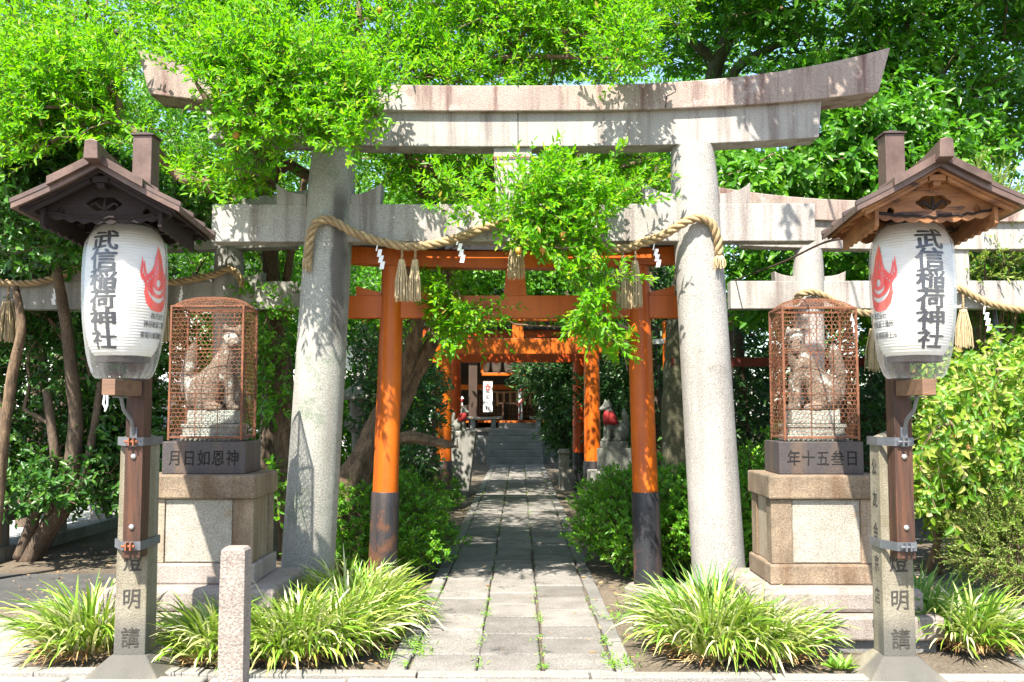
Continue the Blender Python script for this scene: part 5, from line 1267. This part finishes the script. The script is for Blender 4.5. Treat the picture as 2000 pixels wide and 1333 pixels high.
vols = [('p', [(-60, -160), (1330, -160), (1295, 60), (1250, 160), (1000, 175), (735, 175), (600, 180), (430, 170), (330, 110), (200, 120), (-60, 150)], 7.8, 9.2, 190),
        ('p', [(375, 140), (440, 92), (560, 100), (720, 150), (750, 200), (742, 290), (690, 300), (610, 285), (520, 300), (440, 275), (402, 230)], 6.55, 7.1, 74),
        ('p', [(350, -60), (1180, -60), (1240, 90), (1250, 150), (1190, 160), (1000, 165), (700, 165), (420, 110)], 7.6, 8.4, 120),
        ('p', [(-20, 120), (222, 100), (250, 225), (335, 305), (430, 310), (520, 335), (560, 370), (440, 395), (360, 370), (310, 320), (240, 255), (150, 285), (-20, 330)], 7.0, 8.2, 150),
        ('p', [(1180, 60), (1240, 65), (1285, 115), (1245, 178), (1190, 150)], 7.0, 7.3, 12),
        ('p', [(1000, 405), (1045, 372), (1066, 330), (1092, 282), (1108, 296), (1120, 350), (1140, 392), (1165, 412), (1172, 440), (1182, 468), (1160, 500), (1152, 535), (1115, 540), (1065, 505), (1010, 478), (975, 455), (972, 425)], 6.85, 7.2, 36),
        ('p', [(835, 395), (900, 375), (940, 390), (985, 400), (950, 432), (890, 430), (850, 412)], 6.9, 7.15, 5),
        ('p', [(1150, 370), (1240, 372), (1252, 396), (1190, 410)], 6.9, 7.1, 5), ('p', [(1180, 525), (1260, 532), (1256, 556), (1180, 552)], 6.9, 7.1, 6),
        ('p', [(1120, 545), (1160, 545), (1188, 600), (1178, 648), (1150, 645), (1142, 590)], 6.9, 7.2, 8),
        ('p', [(1005, 300), (1034, 300), (1034, 380), (1005, 380)], 6.95, 7.1, 3),
        ('p', [(740, 300), (960, 300), (960, 390), (750, 395)], 7.9, 9.0, 26), ('p', [(1045, 300), (1300, 300), (1295, 395), (1050, 395)], 8.0, 9.2, 60),
        ('p', [(840, 580), (905, 560), (912, 640), (880, 695), (848, 690)], 7.6, 8.2, 18), ('p', [(900, 605), (1010, 600), (1010, 640), (905, 650)], 7.6, 8.2, 5), ('p', [(1090, 610), (1225, 640), (1215, 690), (1110, 670)], 7.4, 8.2, 10),
        ('p', [(1185, 635), (1230, 640), (1226, 735), (1195, 690)], 7.2, 7.5, 6), ('p', [(800, 530), (870, 520), (880, 580), (840, 600)], 8.6, 9.4, 8),
        ('e', (.3, 9.8, 5.6), (1.6, 1.3, .45), 70, .2), ('e', (-.7, 12.4, 4.6), (1.3, .9, .45), 36, .2)]
pom = tree('pomegranate_tree', 'sprawling bright green pomegranate tree with gnarled trunk, its crown hanging over the big stone gate', 'tree', (-1.74, 8.85, 0), [pom_trunk, pom_t2, pom_t3, pom_t4, pom_t5], vols,
     M['l_pome'], M['bark_brown'], .062, .0225, 15, 14, .26, .27, 11, edge=16, trunk_amp=.55, outward=(-.6, 8.6, 3.6), droop=.15, ang=58, up=.75, face=(-.1, -.4, 0), trunk_n=40)
for i, (px, py, Y, m) in enumerate([(461, 258, 6.6, 'pome'), (741, 13, 7.5, 'pome'), (1013, 484, 6.84, 'pome'), (1060, 482, 6.84, 'pome'), (1100, 453, 6.84, 'pome'), (228, 57, 7.3, 'pome_dark')]):
    p = at(px, py + 6, Y); r = .027 if m == 'pome' else .022; mb = MB(); mb.lathe([(0.001, -r), (r * .5, -r * .87), (r * .87, -r * .5), (r, 0), (r * .87, r * .5), (r * .5, r * .87), (.003, r)], 16, tuple(p), False)
    mb.lathe([(r * .28, -r * .95), (r * .33, -r * 1.25), (r * .45, -r * 1.45)], 8, tuple(p), False); mb.build('fruit', M[m], pom, smooth=True)

cam_l = 'dark glossy leaved tree'
# evergreen trees, left
tree('camellia_tree', 'glossy leaved camellia tree at the far left edge, sunlit on top and almost black below', 'tree', (-5.0, 9.7, 0),
     [[((-5.0, 9.7, -.05), .10), (A(135, 960, 9.6), .085), (A(150, 820, 9.5), .07), (A(130, 640, 9.2), .055), (A(100, 460, 8.7), .04), (A(60, 330, 8.2), .03)], [((-4.95, 9.75, -.05), .06), (A(165, 940, 9.6), .045), (A(190, 800, 9.5), .035), (A(200, 700, 9.4), .03)], [((-5.05, 9.65, 0), .06), (A(110, 900, 9.5), .05), (A(90, 760, 9.4), .04)]],
     [('p', [(-60, 480), (180, 480), (330, 480), (-60, 620)], 9.7, 10.6, 50), ('e', (-6.1, 8.0, 4.3), (1.5, 1.1, 1.1), 60, .3), ('p', [(-60, 230), (60, 220), (150, 250), (170, 400), (165, 480), (90, 500), (-60, 485)], 7.6, 9.0, 150), ('p', [(150, 280), (330, 330), (440, 395), (430, 470), (160, 480)], 7.9, 8.9, 70), ('p', [(-60, 600), (330, 480), (330, 900), (230, 980), (120, 930), (-60, 900)], 9.65, 10.9, 200), ('p', [(-60, 880), (330, 880), (330, 985), (200, 960), (120, 1000), (-60, 990)], 9.5, 10.4, 60), ('p', [(150, 700), (330, 700), (330, 1010), (160, 990)], 10.6, 11.4, 50), ('p', [(20, 930), (120, 940), (170, 980), (90, 1010), (30, 1000)], 8.9, 9.5, 14)],  # the ellipsoid is an out-of-frame crown, added to shade the lower leaves
     M['l_camellia'], M['bark'], .088, .036, 11, 8, .22, .32, 21, outward=(-4.6, 9.8, 1.6), ang=60, droop=.2, ldroop=.15)
tree('camellia_tree', 'thin camellia tree with pale bare stem at the left picture edge, below the straw tassel', 'tree', (-4.55, 8.4, 0),
     [[((-4.75, 8.6, -.05), .06), (A(5, 870, 8.5), .05), (A(25, 720, 8.45), .045), (A(45, 640, 8.4), .04), (A(30, 560, 8.4), .03)], [(A(14, 800, 8.5), .035), (A(36, 700, 8.5), .028), (A(48, 640, 8.45), .02)]],
     [('p', [(-150, 620), (40, 660), (40, 900), (-150, 950)], 9.5, 10.3, 44)], M['l_camellia'], M['bark_brown'], .085, .036, 9, 8, .2, .28, 22, outward=(-4.8, 8.8, 2), ang=60)
tree('camphor_tree', 'evergreen tree with brown trunk standing between the left wire cage and the left stone pillar', 'tree', (-2.35, 9.9, 0),
     [[((-2.36, 9.9, -.05), .13), (A(560, 880, 9.9), .12), (A(550, 700, 9.85), .10), (A(535, 580, 9.8), .085), (A(520, 420, 9.6), .07), (A(500, 280, 9.3), .05), (A(470, 150, 9.0), .03)], [(A(545, 640, 9.85), .05), (A(570, 480, 9.7), .04), (A(600, 330, 9.5), .03)]],
     [('p', [(330, 300), (440, 330), (600, 350), (600, 600), (560, 640), (500, 560), (400, 560), (330, 470)], 10.0, 11.0, 52), ('p', [(485, 560), (570, 600), (575, 800), (510, 850), (495, 700)], 9.2, 9.8, 20), ('p', [(500, 900), (560, 880), (570, 1000), (520, 1040)], 9.0, 9.6, 7), ('p', [(310, 560), (520, 560), (520, 800), (430, 860), (310, 860)], 10.4, 11.4, 60), ('p', [(-60, -100), (740, -100), (740, 390), (-60, 390)], 10.2, 11.6, 190)],
     M['l_back'], M['bark_brown'], .075, .032, 11, 8, .24, .32, 23, outward=(-2.4, 10.2, 3), ang=60)
# big glossy tree, right
tree('camphor_tree', 'big glossy dark green tree with mossy trunk filling the upper right behind the gate', 'tree', (2.15, 12.6, 0),
     [[((2.10, 12.6, -.05), .27), (A(1322, 930, 12.6), .20), (A(1318, 760, 12.6), .165), (A(1326, 620, 12.6), .15), (A(1345, 480, 12.5), .14), (A(1362, 330, 12.4), .13), (A(1375, 230, 12.3), .12), (A(1400, 120, 12.2), .10), (A(1450, 20, 12.0), .08), (A(1480, -120, 11.8), .05)],
      [(A(1368, 260, 12.3), .08), (A(1440, 130, 12.0), .065), (A(1490, 100, 11.6), .05), (A(1560, 70, 11.2), .03)], [(A(1352, 420, 12.45), .09), (A(1480, 330, 12.2), .07), (A(1640, 250, 11.8), .05), (A(1800, 180, 11.4), .03)], [(A(1400, 120, 12.2), .07), (A(1300, 40, 11.9), .05), (A(1220, 0, 11.6), .03)]],
     [('p', [(1250, -160), (1560, -160), (1530, -20), (1500, 60), (1360, 40), (1240, 30)], 10.6, 12.0, 55), ('p', [(1420, 30), (1700, -40), (2060, -160), (2060, 300), (1900, 320), (1850, 400), (1700, 380), (1620, 230), (1480, 170)], 10.4, 12.6, 200),
      ('p', [(1400, 300), (1600, 290), (1720, 330), (1700, 400), (1600, 400), (1405, 400)], 9.8, 11.2, 48), ('p', [(1620, 180), (1840, 240), (1920, 330), (1740, 400), (1600, 300)], 9.7, 10.8, 60), ('p', [(1330, -160), (2060, -160), (2060, -20), (1330, -20)], 9.6, 11.0, 90), ('p', [(1200, -160), (1420, -160), (1440, 160), (1300, 150), (1250, 60)], 12.2, 13.8, 60),
      ('p', [(1420, 480), (1720, 480), (1720, 640), (1430, 640)], 9.9, 11.2, 60), ('p', [(1700, 480), (2060, 480), (2060, 640), (1700, 700)], 10.0, 11.6, 55), ('e', (1.95, 6.2, 5.8), (.70, .30, .22), 11, .2)],
     M['l_glossy'], M['bark_moss'], .115, .058, 13, 8, .26, .36, 31, outward=(3.3, 12.4, 3.2), ang=62, droop=.3, ldroop=.22, up=.6, face=(-.1, -.55, 0), trunk_n=20, trunk_amp=.10)
bush('pale_shrub', 'feathery yellow green shrub top at the right edge above the lantern roof', 'shrub', (4.75, 9.9, 2.9), (.75, .6, 1.0), 1100, 14, .06, .014, .28, M['l_fine'], 41, lump=.3, whorl=False, ang=40)
# sunlit yellow-green shrub on the right
tree('yellow_shrub', 'sprawling yellow green shrub with drooping pointed leaves at the right edge', 'shrub', (3.75, 8.9, 0),
     [[((3.75, 8.9, -.05), .035), (A(1850, 1000, 8.7), .03), (A(1870, 880, 8.5), .022), (A(1900, 780, 8.3), .015)], [((3.8, 8.9, -.05), .03), (A(1920, 1000, 8.6), .025), (A(1960, 850, 8.4), .018)], [((3.9, 8.9, -.05), .03), (A(1820, 980, 8.6), .02), (A(1810, 860, 8.4), .014)]],
     [('p', [(1800, 760), (1840, 735), (1880, 745), (1915, 700), (1950, 720), (2080, 650), (2080, 900), (1960, 930), (1930, 1010), (1880, 980), (1830, 1040), (1790, 1000), (1800, 930), (1782, 870), (1815, 830)], 7.5, 8.9, 66), ('p', [(1740, 880), (1800, 860), (1800, 1000), (1760, 1010)], 8.8, 9.6, 10), ('p', [(1860, 900), (2080, 860), (2080, 1090), (1900, 1090)], 7.9, 8.9, 46), ('p', [(1775, 700), (2080, 620), (2080, 1000), (1790, 1040)], 8.8, 9.6, 60)],
     M['l_yellow'], M['twig'], .070, .038, 11, 9, .36, .28, 42, edge=22, outward=(3.9, 9.2, .6), ang=70, droop=.45, ldroop=.55, up=.35, face=(-.2, -.75, 0), trunk_n=8)
bush('fine_shrub', 'low fine leaved pale green shrub at the lower right edge beneath the yellow shrub', 'shrub', (3.95, 7.6, .32), (.46, .42, .55), 1700, 14, .026, .011, .2, M['l_fine'], 43, whorl=False, ang=50)
# clipped bushes beside the path
G = 'azalea bushes beside the path'
bush('azalea_bush', 'rounded small leaved bush left of the path just behind the left orange pillar', 'bush', (-1.36, 9.1, .24), (.72, .95, .58), 2600, 9, .042, .019, .10, M['l_azalea'], 51, G)
bush('azalea_bush', 'small leaved bush left of the path, second one back, in shade', 'bush', (-1.45, 11.0, .25), (.62, 1.1, .62), 1700, 9, .036, .016, .09, M['l_azalea'], 52, G)
bush('azalea_bush', 'rounded bright green bush right of the path left of the right orange pillar', 'bush', (1.28, 9.2, .28), (.66, 1.0, .64), 3000, 9, .042, .019, .10, M['l_azalea'], 53, G)
bush('azalea_bush', 'yellowish green bush between the right orange pillar and the right stone pillar', 'bush', (1.72, 8.95, .30), (.55, .5, .62), 2200, 9, .042, .019, .10, M['l_azalea'], 54, G)
bush('azalea_bush', 'green bush visible between the right stone pillar and the right pedestal', 'bush', (2.35, 9.4, .35), (.55, .6, .78), 2000, 9, .042, .019, .10, M['l_azalea'], 55, G)
bush('azalea_bush', 'low bush at the foot of the mossy stone base right of the path', 'bush', (1.25, 12.4, .2), (.5, .9, .42), 900, 9, .04, .018, .1, M['l_azalea'], 56, G)
bush('azalea_bush', 'low shaded bush beside the leaning stone block left of the path', 'bush', (-1.35, 14.9, .15), (.4, 1.0, .42), 700, 9, .045, .02, .1, M['l_azalea'], 57, G)
# darker growth around the middle of the path
tree('maple_tree', 'leafy dark shrub tree left of the path, spilling in front of the second orange gate', 'tree', (-2.1, 11.6, 0),
     [[((-2.1, 11.6, -.05), .05), (A(720, 900, 11.4), .04), (A(760, 800, 11.2), .03), (A(800, 700, 11.0), .02)], [((-1.9, 11.6, -.05), .035), (A(850, 900, 11.2), .025), (A(845, 760, 11), .015)]],
     [('p', [(680, 640), (740, 640), (860, 700), (880, 760), (850, 960), (760, 1000), (690, 960)], 10.4, 11.8, 90)],
     M['l_dark'], M['bark'], .075, .034, 10, 7, .24, .34, 61, outward=(-1.9, 11.8, 1), ang=62, droop=.3, ldroop=.2)
tree('weeping_evergreen', 'dark dense evergreen overhanging the path from the right in front of the shrine', 'tree', (1.55, 20.5, 0),
     [[((1.7, 20.8, -.05), .12), (1.5 and (1.6, 20.6, 1.5), .10), ((1.3, 20.3, 3.0), .07), ((1.0, 20, 4.0), .04)]],
     [('p', [(1010, 690), (1060, 690), (1140, 690), (1140, 880), (1085, 885), (1065, 840), (1055, 770), (1010, 745)], 19.2, 21.5, 110), ('p', [(1120, 700), (1240, 640), (1240, 920), (1130, 920)], 19, 22, 50)],
     M['l_dark'], M['bark'], .13, .05, 13, 8, .42, .5, 62, outward=(1.8, 21, 2.5), ang=50, droop=.45, ldroop=.3)
tree('evergreen_tree', 'shaded dark evergreen hedge tree right of the mossy trunk, behind the right wire cage', 'tree', (3.2, 13.6, 0),
     [[((3.2, 13.6, -.05), .10), ((3.2, 13.6, 1.5), .08), ((3.1, 13.5, 3.2), .05)], [((4.8, 13.4, -.05), .08), ((4.9, 13.4, 1.6), .05)]],
     [('p', [(1400, 590), (2060, 560), (2060, 960), (1400, 980)], 13.0, 14.2, 230), ('p', [(1690, 620), (1830, 600), (1830, 980), (1690, 1000)], 11.6, 12.4, 34)],
     M['l_dark'], M['bark'], .10, .045, 11, 7, .28, .40, 63, outward=(3.3, 14.5, 1.5), ang=60)
tree('evergreen_tree', 'dark leafy tree right of the path behind the bibbed fox', 'tree', (2.35, 16.0, 0),
     [[((2.35, 16, -.05), .10), ((2.3, 16, 2.0), .08), ((2.2, 15.8, 4.2), .04)]],
     [('p', [(1175, 590), (1310, 560), (1310, 950), (1200, 960), (1180, 800)], 15.6, 17, 60), ('p', [(1120, 380), (1330, 360), (1330, 600), (1180, 590)], 15.4, 17.5, 45)],
     M['l_dark'], M['bark'], .11, .048, 11, 7, .32, .45, 64, outward=(2.3, 16.8, 2), ang=60)
# trees that close the view further back, and shade the path
BGX = {1: -2.5, 2: 2.7, 4: -2.9, 8: 3.0, 12: -3.0}
BG = [(-3.6, 13.2, 3.6, (1.3, 1.2, 1.5), 60, 'l_back', 'sunlit tree behind the left flanking gate'), (-.6, 15.8, 4.6, (1.9, 1.8, .9), 95, 'l_back', 'light green tree arching over the path between the orange gates'),
      (1.6, 12.6, 4.9, (1.4, 1.4, .8), 36, 'l_back', 'leafy crown above the path right of the big gate centre'), (-8.0, 17, 4.2, (2.6, 1.8, 2.4), 90, 'l_back', 'broad tree far left beyond the parking area'),
      (-1.4, 22.5, 5.6, (3.0, 1.6, 1.6), 80, 'l_back', 'tall tree in front of the shrine roof, left'), (3.4, 19, 5.0, (2.4, 2.0, 2.6), 90, 'l_back', 'tall tree right of the shrine, behind the mossy trunk'),
      (7.6, 16, 4.0, (2.6, 2.0, 3.2), 110, 'l_glossy', 'dense glossy tree at the far right behind the right flanking gate'), (-4.2, 19.5, 6.4, (3.2, 2.0, 2.4), 100, 'l_back', 'very tall tree behind the pomegranate crown'),
      (1.4, 23.5, 7.4, (3.6, 2.0, 2.4), 90, 'l_back', 'very tall tree over the shrine roof'), (6.5, 22, 7.5, (4.2, 2.4, 3.4), 120, 'l_back', 'very tall tree closing the view at the upper right'),
      (-10.5, 22, 6.5, (3.6, 2.2, 3.2), 100, 'l_back', 'very tall tree closing the view at the upper left'), (-6.4, 12.2, 3.6, (1.5, 1.2, 1.6), 70, 'l_camellia', 'dark tree by the stone fence at the far left'),
      (-.3, 23.3, 4.9, (2.4, 1.6, .8), 90, 'l_back', 'leafy crown hanging over the shrine steps'), (-7.5, 15.2, 6.6, (2.6, 1.6, 1.9), 110, 'l_back', 'tall leafy tree high behind the left lantern roof'),
      (3.2, 17.5, 1.6, (2.0, 1.0, 1.9), 120, 'l_dark', 'low dark thicket deep behind the right wire cage'), (7.2, 14.8, 1.4, (2.6, 1.0, 1.7), 120, 'l_dark', 'low dark thicket behind the yellow shrub at the far right'), (-3.1, 14.6, 1.9, (1.5, .9, 2.0), 150, 'l_back', 'leafy shrub tree before the white house, left of the orange gates')]
for i, (x, y, z, r, n, lm, lab) in enumerate(BG):
    k = max(1.0, y / 13)
    b = BGX.get(i, x)
    tree('background_tree', lab, 'tree', (b, y + .2, 0), [[((b, y + .2, -.05), .14 * k), ((b + .1, y + .2, z * .55), .11 * k), ((x, y, z), .06 * k), ((x, y, z + r[2] * .6), .02)]], [('e', (x, y, z), r, n, .35)], M[lm], M['bark'], .085 * k, .044 * k, 17, 8, .32 * k, .45 * k, 100 + i, 'trees closing the view', outward=(x, y, z), wire=False, ang=58, trunk_n=10)
